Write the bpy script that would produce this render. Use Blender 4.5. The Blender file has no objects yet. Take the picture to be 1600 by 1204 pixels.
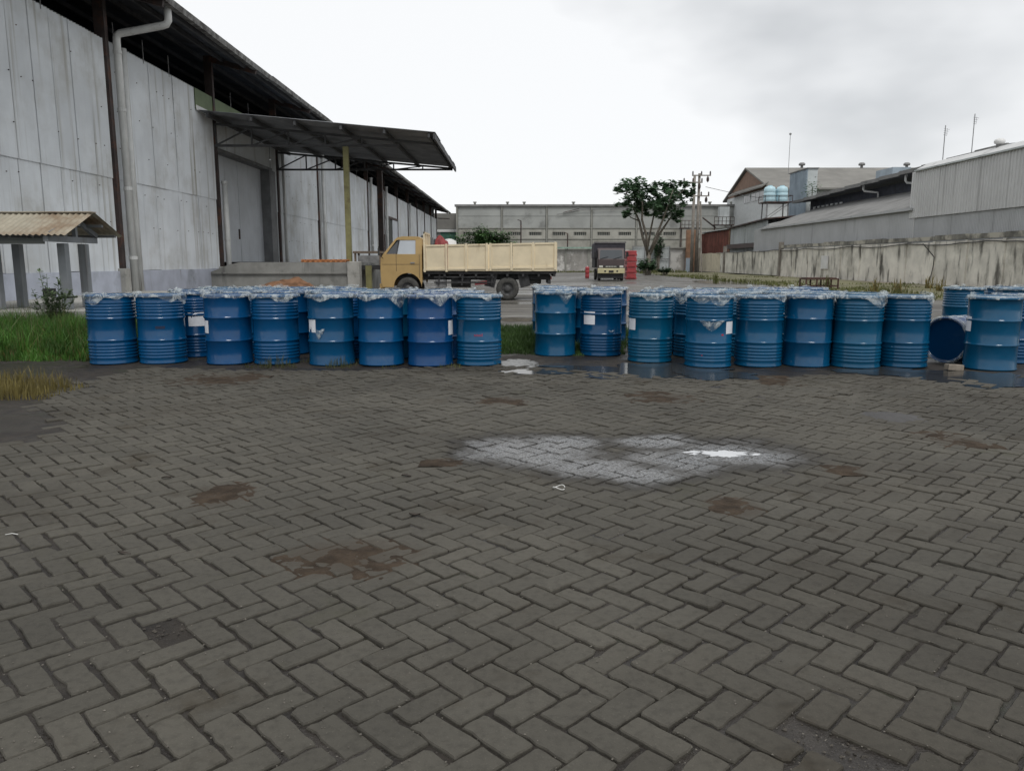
import bpy, math, random
from math import radians as R, sin, cos, pi, sqrt, atan2, floor
from mathutils import Vector, Matrix, noise as mnoise

rnd = random.Random(7)
S = bpy.context.scene
COL = S.collection

# ------------------------------------------------------------------ camera, sky, sun, exposure
CAM_H = 1.31
cd = bpy.data.cameras.new("camera")
cam = bpy.data.objects.new("camera", cd)
COL.objects.link(cam)
cam.location = (0, 0, CAM_H)
PITCH, YAW = math.atan(194 / 1200.0), 0.0025
cam.rotation_euler = (pi / 2 - PITCH, 0, YAW)
cd.sensor_width = 36
cd.lens = 27.0
cd.clip_start = 0.05
cd.clip_end = 2000
S.camera = cam

SUN_EL, SUN_ROT = R(58), R(200)
W = bpy.data.worlds.new("World")
S.world = W
W.use_nodes = True
wn, wl = W.node_tree.nodes, W.node_tree.links
wn.clear()
w_out = wn.new("ShaderNodeOutputWorld")
w_mix = wn.new("ShaderNodeMixShader")
w_a = wn.new("ShaderNodeBackground")
w_b = wn.new("ShaderNodeBackground")
sky = wn.new("ShaderNodeTexSky")
sky.sky_type = 'NISHITA'
sky.sun_disc = False
sky.sun_elevation = SUN_EL
sky.sun_rotation = SUN_ROT
w_a.inputs[1].default_value = 0.10
wl.new(sky.outputs[0], w_a.inputs[0])
tc = wn.new("ShaderNodeTexCoord")
mp = wn.new("ShaderNodeMapping")
mp.inputs['Location'].default_value = (0.55, 0.0, 0.1)
mp.inputs['Scale'].default_value = (1.0, 1.0, 2.2)
nz = wn.new("ShaderNodeTexNoise")
nz.inputs['Scale'].default_value = 1.6
nz.inputs['Detail'].default_value = 5
nz.inputs['Roughness'].default_value = 0.5
rp = wn.new("ShaderNodeValToRGB")
rp.color_ramp.elements[0].position = 0.30
rp.color_ramp.elements[0].color = (0.66, 0.68, 0.70, 1)
rp.color_ramp.elements[1].position = 0.49
rp.color_ramp.elements[1].color = (1.12, 1.13, 1.14, 1)
wl.new(tc.outputs['Generated'], mp.inputs['Vector'])
wl.new(mp.outputs[0], nz.inputs['Vector'])
wl.new(nz.outputs['Fac'], rp.inputs[0])
wl.new(rp.outputs[0], w_b.inputs[0])
w_b.inputs[1].default_value = 0.90
w_mix.inputs[0].default_value = 0.93
wl.new(w_a.outputs[0], w_mix.inputs[1])
wl.new(w_b.outputs[0], w_mix.inputs[2])
wl.new(w_mix.outputs[0], w_out.inputs[0])

sd = bpy.data.lights.new("sun", 'SUN')
sd.energy = 1.5
sd.angle = R(17)
sd.color = (1, 0.97, 0.93)
sun = bpy.data.objects.new("sun", sd)
COL.objects.link(sun)
sun.rotation_euler = (pi / 2 - SUN_EL, 0, R(20))
sun.location = (0, -20, 40)

S.view_settings.view_transform = 'Standard'
S.view_settings.look = 'None'
S.view_settings.exposure = 0.0
S.view_settings.gamma = 1.0
S.view_settings.use_curve_mapping = False


# ------------------------------------------------------------------ helpers
def ray(x, y):
    a, b = (x - 800) / 1200, (602 - y) / 1200
    fy = cos(PITCH) + b * sin(PITCH)
    z = -sin(PITCH) + b * cos(PITCH)
    return (a * cos(YAW) - fy * sin(YAW), fy * cos(YAW) + a * sin(YAW), z)


def G(x, y, z=0.0):
    r = ray(x, y)
    t = (z - CAM_H) / r[2]
    return (r[0] * t, r[1] * t)


def P(x, y, Y):
    r = ray(x, y)
    t = Y / r[1]
    return (r[0] * t, Y, CAM_H + r[2] * t)


def PX(x, y, X):
    r = ray(x, y)
    t = X / r[0]
    return (X, r[1] * t, CAM_H + r[2] * t)


def wloc(o):
    v = Vector((0, 0, 0))
    while o is not None:
        v += o.location
        o = o.parent
    return v


def tag(o, label=None, cat=None, group=None, kind=None):
    if label: o["label"] = label
    if cat: o["category"] = cat
    if group: o["group"] = group
    if kind: o["kind"] = kind
    return o


def thing(name, label, cat, loc=(0, 0, 0), rz=0.0, group=None):
    o = bpy.data.objects.new(name, None)
    o.empty_display_size = 0.3
    COL.objects.link(o)
    o.location = loc
    o.rotation_euler = (0, 0, rz)
    return tag(o, label, cat, group)


class MB:
    def __init__(self):
        self.v, self.f, self.t = [], [], []

    def add(self, vs, fs):
        n = len(self.v)
        self.v += [tuple(p) for p in vs]
        self.f += [tuple(i + n for i in f) for f in fs]
        return self

    def box(self, x0, x1, y0, y1, z0, z1):
        return self.add([(x0, y0, z0), (x1, y0, z0), (x1, y1, z0), (x0, y1, z0), (x0, y0, z1), (x1, y0, z1), (x1, y1, z1), (x0, y1, z1)],
                        [(0, 3, 2, 1), (4, 5, 6, 7), (0, 1, 5, 4), (1, 2, 6, 5), (2, 3, 7, 6), (3, 0, 4, 7)])

    def beam(self, a, b, w, h=None):
        h = h or w
        a, b = Vector(a), Vector(b)
        d = (b - a).normalized()
        up = Vector((0, 0, 1)) if abs(d.z) < 0.95 else Vector((0, 1, 0))
        s = d.cross(up).normalized() * (w / 2)
        u = s.cross(d).normalized() * (h / 2)
        vs = [a - s - u, a + s - u, a + s + u, a - s + u, b - s - u, b + s - u, b + s + u, b - s + u]
        return self.add(vs, [(0, 1, 2, 3), (7, 6, 5, 4), (0, 4, 5, 1), (1, 5, 6, 2), (2, 6, 7, 3), (3, 7, 4, 0)])

    def tube(self, pts, r, n=8, caps=True):
        pts = [Vector(p) for p in pts]
        rs = r if isinstance(r, (list, tuple)) else [r] * len(pts)
        base = len(self.v)
        ref = None
        for i, p in enumerate(pts):
            d = (pts[min(i + 1, len(pts) - 1)] - pts[max(i - 1, 0)]).normalized()
            if ref is None:
                ref = Vector((1, 0, 0)) if abs(d.x) < 0.8 else Vector((0, 1, 0))
            s = d.cross(ref).normalized()
            u = s.cross(d).normalized()
            ref = u
            # keep the frame steady
            ref = s.cross(d).normalized() if s.length else ref
            for k in range(n):
                a = 2 * pi * k / n
                self.v.append(tuple(p + (u * cos(a) + s * sin(a)) * rs[i]))
        for i in range(len(pts) - 1):
            for k in range(n):
                a, b = base + i * n + k, base + i * n + (k + 1) % n
                self.f.append((a, b, b + n, a + n))
        if caps:
            self.f.append(tuple(base + k for k in range(n))[::-1])
            e = base + (len(pts) - 1) * n
            self.f.append(tuple(e + k for k in range(n)))
        return self

    def lathe(self, prof, n=32, c=(0, 0, 0), fn=None, close_top=False, close_bot=False):
        base = len(self.v)
        for (r, z) in prof:
            for k in range(n):
                a = 2 * pi * k / n
                rr, zz = (r, z) if fn is None else fn(r, z, a)
                self.v.append((c[0] + rr * cos(a), c[1] + rr * sin(a), c[2] + zz))
        for i in range(len(prof) - 1):
            for k in range(n):
                a, b = base + i * n + k, base + i * n + (k + 1) % n
                self.f.append((a, b, b + n, a + n))
        if close_bot: self.f.append(tuple(base + k for k in range(n))[::-1])
        if close_top:
            e = base + (len(prof) - 1) * n
            self.f.append(tuple(e + k for k in range(n)))
        return self

    def corr(self, o, u, v, width, height, pitch, amp, trap=False):
        """corrugated sheet: ribs run along v, waves across u"""
        o, u, v = Vector(o), Vector(u).normalized(), Vector(v).normalized()
        n = u.cross(v)
        xs = []
        cnt = max(1, int(round(width / pitch)))
        p = width / cnt
        for i in range(cnt):
            if trap:
                xs += [(i * p, -amp), (i * p + .58 * p, -amp), (i * p + .68 * p, amp), (i * p + .90 * p, amp)]
            else:
                xs += [(i * p, 0), (i * p + p / 4, amp), (i * p + p / 2, 0), (i * p + 3 * p / 4, -amp)]
        xs.append((width, xs[0][1]))
        base = len(self.v)
        for (x, d) in xs:
            self.v.append(tuple(o + u * x + n * d))
            self.v.append(tuple(o + u * x + n * d + v * height))
        for i in range(len(xs) - 1):
            a = base + 2 * i
            self.f.append((a, a + 2, a + 3, a + 1))
        return self

    def prism(self, prof, y0, y1):
        """polygon of (x, z) extruded along y"""
        n = len(prof)
        vs = [(x, y0, z) for x, z in prof] + [(x, y1, z) for x, z in prof]
        fs = [tuple(range(n)), tuple(range(2 * n - 1, n - 1, -1))]
        for i in range(n):
            j = (i + 1) % n
            fs.append((j, i, n + i, n + j))
        return self.add(vs, fs)

    def blob(self, cx, cy, rx, ry, z, seed, n=40, rot=0, rough=.35):
        pts = []
        for k in range(n):
            a = 2 * pi * k / n
            m = 1 + rough * mnoise.noise((cos(a) * 1.6 + seed, sin(a) * 1.6, seed * 1.7)) + rough * .6 * mnoise.noise((cos(a) * 5 + seed, sin(a) * 5, seed))
            x, y = rx * m * cos(a), ry * m * sin(a)
            pts.append((cx + x * cos(rot) - y * sin(rot), cy + x * sin(rot) + y * cos(rot), z))
        return self.add(pts, [tuple(range(n))])

    def mesh(self, name, mat, off=(0, 0, 0), smooth=False):
        me = bpy.data.meshes.new(name)
        vs = self.v if not any(off) else [(a - off[0], b - off[1], c - off[2]) for a, b, c in self.v]
        me.from_pydata(vs, [], self.f)
        if mat is not None: me.materials.append(mat)
        if smooth:
            me.polygons.foreach_set('use_smooth', [True] * len(me.polygons))
        me.update()
        return me

    def build(self, name, mat, parent=None, local=False, smooth=False, kind=None, bevel=0, origin=None, autos=None):
        off = (0, 0, 0)
        if parent is not None and not local: off = tuple(wloc(parent))
        if origin is not None: off = origin
        o = bpy.data.objects.new(name, self.mesh(name, mat, off, smooth))
        COL.objects.link(o)
        if parent is not None: o.parent = parent
        if origin is not None: o.location = origin
        if kind: o["kind"] = kind
        if bevel:
            m = o.modifiers.new("bevel", 'BEVEL')
            m.width = bevel
            m.segments = 2
            m.limit_method = 'ANGLE'
            m.angle_limit = R(35)
        if autos:
            o.data.shade_smooth() if hasattr(o.data, 'shade_smooth') else None
            o.data.set_sharp_from_angle(angle=R(autos))
        return o


def inst(mesh, name, parent=None, loc=(0, 0, 0), rot=(0, 0, 0), color=None, scale=None):
    o = bpy.data.objects.new(name, mesh)
    COL.objects.link(o)
    if parent is not None: o.parent = parent
    o.location = loc
    o.rotation_euler = rot
    if scale: o.scale = scale
    if color: o.color = color
    return o


# ------------------------------------------------------------------ materials
class NT:
    def __init__(self, name):
        self.m = bpy.data.materials.new(name)
        self.m.use_nodes = True
        self.n, self.l = self.m.node_tree.nodes, self.m.node_tree.links
        self.b = self.n['Principled BSDF']
        self.out = self.n['Material Output']
        g = self.n.new('ShaderNodeNewGeometry')
        self.pos = g.outputs['Position']

    def link(self, a, b): self.l.new(a, b)

    def mapped(self, sc=(1, 1, 1), loc=(0, 0, 0), src=None):
        m = self.n.new('ShaderNodeMapping')
        m.inputs['Scale'].default_value = sc
        m.inputs['Location'].default_value = loc
        self.link(src or self.pos, m.inputs['Vector'])
        return m.outputs[0]

    def noise(self, scale, detail=4, rough=.55, vec=None, dist=0):
        t = self.n.new('ShaderNodeTexNoise')
        t.inputs['Scale'].default_value = scale
        t.inputs['Detail'].default_value = detail
        t.inputs['Roughness'].default_value = rough
        t.inputs['Distortion'].default_value = dist
        self.link(vec or self.pos, t.inputs['Vector'])
        return t.outputs['Fac']

    def ramp(self, fac, p0, p1, c0=0.0, c1=1.0):
        r = self.n.new('ShaderNodeMapRange')
        r.inputs['From Min'].default_value = p0
        r.inputs['From Max'].default_value = p1
        r.inputs['To Min'].default_value = c0
        r.inputs['To Max'].default_value = c1
        r.interpolation_type = 'SMOOTHSTEP'
        self.link(fac, r.inputs['Value'])
        return r.outputs[0]

    def mix(self, fac, a, b, mode='MIX'):
        m = self.n.new('ShaderNodeMix')
        m.data_type = 'RGBA'
        m.blend_type = mode
        for s, val in ((m.inputs[0], fac), (m.inputs[6], a), (m.inputs[7], b)):
            if isinstance(val, (int, float)):
                s.default_value = val if s == m.inputs[0] else (val, val, val, 1)
            elif isinstance(val, tuple):
                s.default_value = (*val, 1)[:4]
            else:
                self.link(val, s)
        return m.outputs[2]

    def math(self, op, a, b=0.0, clamp=False):
        m = self.n.new('ShaderNodeMath')
        m.operation = op
        m.use_clamp = clamp
        for i, val in enumerate((a, b)):
            if isinstance(val, (int, float)): m.inputs[i].default_value = val
            else: self.link(val, m.inputs[i])
        return m.outputs[0]

    def color(self, c): self.link(c, self.b.inputs['Base Color'])

    def bump(self, h, strength=.3, dist=.01):
        b = self.n.new('ShaderNodeBump')
        b.inputs['Strength'].default_value = strength
        b.inputs['Distance'].default_value = dist
        self.link(h, b.inputs['Height'])
        self.link(b.outputs[0], self.b.inputs['Normal'])

    def set(self, **k):
        for a, val in k.items(): self.b.inputs[a.replace('_', ' ')].default_value = val
        return self


def mat(name, col, rough=.65, metal=0.0, var=.25, scale=2.0, dirt=None, dscale=1.2, dlo=.5, dhi=.72, streak=None, slo=.52, shi=.75,
        sxy=5.0, sz=.35, bump=0.0, bscale=40, bdist=.01, spec=.5):
    t = NT(name)
    f = t.noise(scale, 6, .6)
    a = tuple(c * (1 - var) for c in col)
    b = tuple(min(1, c * (1 + var)) for c in col)
    c = t.mix(t.ramp(f, .3, .7), a, b)
    if dirt:
        d = t.noise(dscale, 7, .65)
        c = t.mix(t.ramp(d, dlo, dhi), c, dirt)
    if streak:
        s = t.noise(1.0, 5, .6, t.mapped((sxy, sxy, sz)))
        c = t.mix(t.ramp(s, slo, shi), c, streak)
    t.color(c)
    t.set(Roughness=rough, Metallic=metal)
    t.b.inputs['Specular IOR Level'].default_value = spec
    if bump: t.bump(t.noise(bscale, 4, .6), bump, bdist)
    return t.m


def water_mat(name, tint=(.03, .03, .028)):
    t = NT(name)
    t.color(t.mix(t.noise(3, 3), tint, tuple(c * 1.5 for c in tint)))
    t.set(Roughness=.13, IOR=1.33)
    t.b.inputs['Specular IOR Level'].default_value = .6
    t.bump(t.noise(6, 2), .03, .01)
    return t.m


M = {}
M['cladding'] = mat('painted_cladding', (.63, .66, .685), .55, var=.10, scale=.7, dirt=(.46, .465, .45), dscale=.55, dlo=.46, dhi=.75,
                    streak=(.31, .295, .255), slo=.52, shi=.80, sxy=5.5, sz=.14)
M['dado'] = mat('painted_dado', (.46, .49, .57), .8, var=.1, dirt=(.26, .28, .31), dscale=.9, streak=(.25, .25, .26), slo=.6, shi=.8)
M['door_paint'] = mat('door_paint', (.56, .59, .63), .6, var=.08, scale=1, streak=(.26, .28, .3), slo=.58, shi=.8)
M['dark_steel'] = mat('dark_brown_steel', (.045, .032, .03), .7, var=.35, dirt=(.09, .04, .025), dscale=2.5, dlo=.5, dhi=.65)
M['canopy_steel'] = mat('canopy_steel', (.06, .062, .065), .7, var=.3)
M['asbestos'] = mat('weathered_roof_sheet', (.085, .095, .115), .9, var=.3, scale=1.4, dirt=(.06, .06, .055), dscale=.8, bump=.3)
M['gutter'] = mat('gutter_metal', (.15, .15, .145), .75, var=.5, scale=5, dirt=(.05, .045, .04), dscale=3.0, dlo=.45, dhi=.6)
M['pvc'] = mat('grey_white_pvc', (.55, .56, .55), .45, var=.1, streak=(.25, .24, .22), slo=.55, shi=.75, sxy=9, sz=.6)
M['interior'] = mat('dim_interior', (.10, .105, .12), .9, var=.2)
M['green_paint'] = mat('green_panel_paint', (.13, .17, .09), .7, var=.15)
M['canopy_sheet'] = mat('canopy_sheet', (.21, .22, .235), .6, var=.2, scale=1.5, streak=(.09, .095, .1), sxy=.6, sz=4)
M['yellow_post'] = mat('yellow_green_paint', (.22, .21, .09), .6, var=.2, dirt=(.14, .12, .05), dscale=3)
M['concrete'] = mat('old_concrete', (.25, .25, .235), .9, var=.2, scale=1.5, dirt=(.13, .13, .12), dscale=1.0, streak=(.09, .09, .085), slo=.56, shi=.75,
                    bump=.4, bscale=25)
M['pale_concrete'] = mat('pale_concrete', (.36, .355, .33), .9, var=.15, dirt=(.2, .2, .18), dscale=2.5, bump=.3, bscale=30)
M['shed_roof'] = mat('rust_stained_sheet', (.36, .33, .26), .75, var=.12, scale=3, dirt=(.17, .10, .05), dscale=.55, dlo=.47, dhi=.72)
M['shed_dark'] = mat('shed_timber', (.16, .165, .17), .8, var=.2)
M['shed_post'] = mat('shed_post_paint', (.21, .225, .24), .75, var=.15, streak=(.13, .13, .13))
M['black'] = mat('black_rubber', (.02, .02, .021), .7, var=.2)
M['tyre'] = mat('dusty_tyre', (.055, .054, .05), .9, var=.3, scale=8)
M['rim'] = mat('dirty_rim', (.06, .06, .06), .6, var=.3, scale=8)
M['cab_yellow'] = mat('cab_yellow_paint', (.42, .285, .115), .4, var=.06, scale=3, dirt=(.36, .23, .08), dscale=2, dlo=.55, dhi=.8)
M['bed_cream'] = mat('bed_cream_paint', (.68, .585, .41), .55, var=.07, scale=3, streak=(.40, .30, .17), slo=.62, shi=.85, sxy=5, sz=.8)
M['chassis'] = mat('chassis_black', (.03, .03, .031), .75, var=.4, scale=6)
M['grey_metal'] = mat('grey_metal', (.2, .2, .2), .55, var=.3, scale=6)
M['red'] = mat('red_plastic', (.34, .045, .05), .5, var=.15, scale=4)
M['red_dark'] = mat('faded_red_tarp', (.22, .035, .035), .7, var=.3, scale=6)
M['white'] = mat('dusty_white_paint', (.62, .62, .61), .6, var=.08)
M['maroon'] = mat('maroon_paint', (.05, .033, .033), .45, var=.1)
M['tarp'] = mat('dark_tarp', (.035, .033, .042), .8, var=.2, scale=4)
M['bumper_cream'] = mat('bumper_cream', (.52, .47, .28), .5, var=.1)
M['lamp_glass'] = mat('lamp_glass', (.5, .5, .46), .2, var=.1)
M['orange_wood'] = mat('orange_plastic', (.50, .20, .07), .7, var=.2, scale=6)
M['wood'] = mat('weathered_wood', (.16, .125, .095), .85, var=.3, scale=8)
M['soil'] = mat('brown_soil', (.046, .034, .024), 1.0, var=.35, scale=9, bump=.8, bscale=45, bdist=.02, spec=.2)
M['heap'] = mat('heap_soil', (.20, .11, .065), 1.0, var=.35, scale=4, bump=.8, bscale=20, bdist=.04, spec=.2)
M['grey_mud'] = mat('grey_mud', (.050, .048, .047), .75, var=.12, scale=4, bump=.2)
M['far_wall'] = mat('far_concrete_panel', (.37, .365, .325), .9, var=.12, scale=.35, dirt=(.235, .23, .20), dscale=.3, dlo=.45, dhi=.7,
                    streak=(.21, .205, .185), slo=.57, shi=.8, sxy=.8, sz=.08)
M['far_wall_grey'] = mat('far_grey_panel', (.33, .34, .325), .9, var=.12, scale=.3, dirt=(.2, .205, .195), dscale=.35)
M['far_trim'] = mat('far_concrete_frame', (.25, .25, .225), .9, var=.12, scale=.8)
M['dark_void'] = mat('dark_opening', (.07, .075, .07), .9, var=.1)
M['stained_wall'] = mat('stained_boundary_wall', (.68, .655, .585), .9, var=.14, scale=.9, dirt=(.36, .345, .30), dscale=.5, dlo=.45, dhi=.75,
                        streak=(.12, .115, .10), slo=.50, shi=.67, sxy=1.5, sz=.38, bump=.3, bscale=12)
M['wall_top'] = mat('mouldy_coping', (.17, .165, .145), .95, var=.5, scale=1.2, dirt=(.42, .40, .34), dscale=.9, dlo=.47, dhi=.62)
M['cream_fence'] = mat('cream_panel', (.52, .47, .36), .85, var=.1, streak=(.22, .2, .15), slo=.56, shi=.75, sxy=2, sz=.2)
M['far_low_wall'] = mat('peeling_low_wall', (.28, .27, .25), .9, var=.3, scale=.5, dirt=(.55, .54, .51), dscale=.45, dlo=.5, dhi=.6,
                        streak=(.13, .12, .11), slo=.56, shi=.7, sxy=1.5, sz=.3)
M['grey_sheet'] = mat('grey_metal_sheet', (.52, .525, .52), .6, var=.06, scale=.6, streak=(.29, .29, .285), slo=.55, shi=.8, sxy=1.6, sz=.1)
M['grey_sheet_low'] = mat('grey_fibre_sheet', (.40, .41, .415), .75, var=.08, scale=.5, streak=(.23, .235, .235), slo=.55, shi=.8, sxy=1.2, sz=.15)
M['grey_roof'] = mat('grey_fibre_roof', (.19, .19, .185), .9, var=.15, scale=.8, dirt=(.11, .11, .105), dscale=.5)
M['blue_sheet'] = mat('blue_grey_sheet', (.30, .36, .41), .6, var=.12, scale=1, streak=(.2, .24, .28), sxy=1.5, sz=.2)
M['white_sheet'] = mat('white_corrugated', (.44, .47, .47), .6, var=.1, scale=.8, streak=(.28, .29, .29), sxy=1.5, sz=.2)
M['rust_sheet'] = mat('rusted_sheet', (.15, .055, .04), .85, var=.35, scale=1.2, streak=(.08, .035, .03), slo=.5, shi=.65, sxy=2, sz=.2)
M['ply'] = mat('brown_plywood', (.24, .14, .085), .85, var=.2, scale=1.5)
M['tank'] = mat('pale_blue_tank', (.42, .60, .66), .45, var=.06)
M['gable_wood'] = mat('brown_gable', (.19, .12, .085), .85, var=.15)
M['far_white'] = mat('far_white_wall', (.52, .54, .54), .8, var=.08)
M['far_roof'] = mat('far_grey_roof', (.185, .18, .165), .9, var=.15, scale=.4)
M['pole_conc'] = mat('pole_concrete', (.22, .2, .175), .9, var=.2)
M['bark'] = mat('grey_bark', (.16, .14, .115), .95, var=.3, scale=6)
M['rust_frame'] = mat('rusty_steel', (.075, .04, .03), .85, var=.3, scale=8)
M['brick_grey'] = mat('loose_brick', (.22, .19, .155), .9, var=.2, scale=12, bump=.5, bscale=60)
M['paper'] = mat('white_paper', (.70, .72, .76), .7, var=.05, scale=20)
M['red_ink'] = mat('red_ink', (.42, .02, .05), .6, var=.2)
M['kerb'] = mat('kerb_concrete', (.40, .40, .38), .9, var=.2, scale=3, dirt=(.2, .2, .18), dscale=2)
M['cable'] = mat('black_cable', (.03, .03, .03), .7, var=.2)
M['litter'] = mat('white_plastic_strap', (.6, .6, .58), .5, var=.05)
M['deadleaf'] = mat('dead_leaf', (.03, .022, .016), .8, var=.3)
M['water'] = water_mat('rain_water')
M['sky_white_water'] = water_mat('sky_painted_water', (.42, .43, .44))  # white sky reflection painted in as a milky base colour
M['muddy_water'] = water_mat('muddy_water', (.07, .062, .052))


def glass_mat(name, col):
    t = NT(name)
    t.color(t.mix(t.noise(1.5, 3), col, tuple(c * 1.4 for c in col)))
    t.set(Roughness=.06)
    t.b.inputs['Specular IOR Level'].default_value = .8
    return t.m


M['glass'] = glass_mat('window_glass', (.03, .035, .04))
M['sky_pale_glass'] = glass_mat('reflection_tinted_glass', (.36, .39, .42))  # whitish reflection on the cab window painted into the glass colour


def leaf_mat(name, col, var=.5, scale=1.5):
    t = NT(name)
    f = t.noise(scale, 3)
    c = t.mix(t.ramp(f, .3, .7), tuple(x * (1 - var) for x in col), tuple(x * (1 + var) for x in col))
    t.color(c)
    t.set(Roughness=.6)
    tr = t.n.new('ShaderNodeBsdfTranslucent')
    t.link(c, tr.inputs[0])
    ms = t.n.new('ShaderNodeMixShader')
    ms.inputs[0].default_value = .3
    t.link(t.b.outputs[0], ms.inputs[1])
    t.link(tr.outputs[0], ms.inputs[2])
    t.link(ms.outputs[0], t.out.inputs[0])
    return t.m


M['tree_leaf'] = leaf_mat('tree_leaf', (.082, .150, .078), .4, .6)
M['shrub_leaf'] = leaf_mat('feathery_leaf', (.075, .15, .05), .4, 1.0)
M['grass'] = leaf_mat('green_grass', (.062, .155, .022), .45, 2.5)
M['grass_dark'] = leaf_mat('dark_grass', (.045, .09, .02), .45, 2.5)
M['dry_grass'] = leaf_mat('dry_grass', (.17, .14, .045), .4, 5)
M['verge'] = leaf_mat('verge_grass', (.10, .11, .035), .5, .5)
M['weed'] = leaf_mat('weed_leaf', (.12, .17, .085), .4, 4)

# wet patches of the pavement, in metres: (x, y, rx, ry)
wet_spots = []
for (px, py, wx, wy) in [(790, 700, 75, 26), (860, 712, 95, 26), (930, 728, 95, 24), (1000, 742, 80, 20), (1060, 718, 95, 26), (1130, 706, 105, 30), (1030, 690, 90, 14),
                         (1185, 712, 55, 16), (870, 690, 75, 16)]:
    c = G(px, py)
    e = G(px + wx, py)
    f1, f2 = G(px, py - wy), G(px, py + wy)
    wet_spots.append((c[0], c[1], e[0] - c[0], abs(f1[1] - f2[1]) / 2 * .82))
DRY = G(1062, 702)
patch_px = [(545, 868, 105, 30), (352, 772, 42, 18), (1148, 790, 40, 16), (785, 626, 36, 6), (1035, 620, 50, 8), (1210, 594, 32, 7), (1490, 686, 40, 13), (690, 722, 30, 6), (1320, 735, 35, 7),
            (350, 592, 60, 9)]


def paver_mat(name, use_obj):
    t = NT(name)
    if use_obj:
        oi = t.n.new('ShaderNodeObjectInfo')
        tint = oi.outputs['Random']
    else:
        at = t.n.new('ShaderNodeAttribute')
        at.attribute_name = 'tint'
        tint = at.outputs['Fac']
    big = t.noise(.55, 4, .6)
    fine = t.noise(30, 5, .65)
    grain = t.noise(160, 3, .7)
    c = t.mix(t.ramp(big, .32, .68), (.062, .058, .048), (.086, .080, .066))
    c = t.mix(.9, c, t.mix(tint, .88, 1.10), 'MULTIPLY')
    c = t.mix(t.ramp(fine, .42, .75), c, t.mix(1, c, .72, 'MULTIPLY'))
    c = t.mix(t.ramp(grain, .58, .75), c, t.mix(1, c, 1.55, 'MULTIPLY'))
    blot = t.noise(1.7, 6, .65)
    c = t.mix(t.ramp(blot, .54, .72), c, t.mix(1, c, (.66, .61, .54), 'MULTIPLY'))
    wide = t.noise(.32, 5, .6, t.mapped(loc=(3, 8, 0)))
    c = t.mix(t.ramp(wide, .50, .66), c, t.mix(1, c, (.74, .72, .70), 'MULTIPLY'))
    moss = t.noise(.9, 6, .7, t.mapped(loc=(7, 3, 0)))
    c = t.mix(t.ramp(moss, .60, .78, 0, .6), c, (.050, .050, .028))
    sdist = None
    for (qx, qy, wx, wy) in patch_px:
        cc, ee = G(qx, qy), G(qx + wx, qy)
        n1, n2 = G(qx, qy - wy), G(qx, qy + wy)
        rx, ry = (ee[0] - cc[0]) * 1.15, abs(n1[1] - n2[1]) / 2 * 1.15
        v = t.n.new('ShaderNodeVectorMath')
        v.operation = 'LENGTH'
        t.link(t.mapped((1 / rx, 1 / ry, 0), (-cc[0] / rx, -cc[1] / ry, 0)), v.inputs[0])
        sdist = v.outputs['Value'] if sdist is None else t.math('MINIMUM', sdist, v.outputs['Value'])
    sd2 = t.math('ADD', sdist, t.math('MULTIPLY', t.math('SUBTRACT', t.noise(5, 6, .7), .5), 1.8))
    c = t.mix(t.ramp(sd2, .25, 1.2, .6, 0), c, (.050, .039, .028))
    dist = None
    wob = t.noise(2.3, 5, .65)
    for (x, y, rx, ry) in wet_spots:
        v = t.n.new('ShaderNodeVectorMath')
        v.operation = 'LENGTH'
        t.link(t.mapped((1 / rx, 1 / ry, 0), (-x / rx, -y / ry, 0)), v.inputs[0])
        dist = v.outputs['Value'] if dist is None else t.math('MINIMUM', dist, v.outputs['Value'])
    d = t.math('ADD', dist, t.math('MULTIPLY', t.math('SUBTRACT', wob, .5), 1.9))
    wet = t.ramp(d, .30, 1.25, 1, 0)
    damp = t.ramp(d, .95, 1.55, 1, 0)
    c = t.mix(damp, c, t.mix(1, c, (.60, .60, .64), 'MULTIPLY'))
    speck = t.noise(95, 3, .6)
    sheen_residue = t.math('MULTIPLY', t.ramp(d, .15, 1.15, 1, 0), t.ramp(t.noise(55, 5, .7), .42, .60))  # wet sheen and white residue painted together as pale flecks
    c = t.mix(t.math('MULTIPLY', sheen_residue, .55), c, (.30, .31, .32))
    t.color(c)
    rwet = t.ramp(speck, .42, .58, .15, .55)
    rr = t.n.new('ShaderNodeMix')
    t.link(wet, rr.inputs[0])
    rr.inputs[2].default_value = .86
    t.link(rwet, rr.inputs[3])
    t.link(rr.outputs[0], t.b.inputs['Roughness'])
    t.link(t.ramp(wet, 0, 1, .3, .9), t.b.inputs['Specular IOR Level'])
    t.bump(t.math('ADD', t.math('MULTIPLY', fine, .7), t.math('MULTIPLY', grain, .5)), .55, .006)
    return t.m


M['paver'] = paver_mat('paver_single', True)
M['paver_field'] = paver_mat('paver_field', False)


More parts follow.
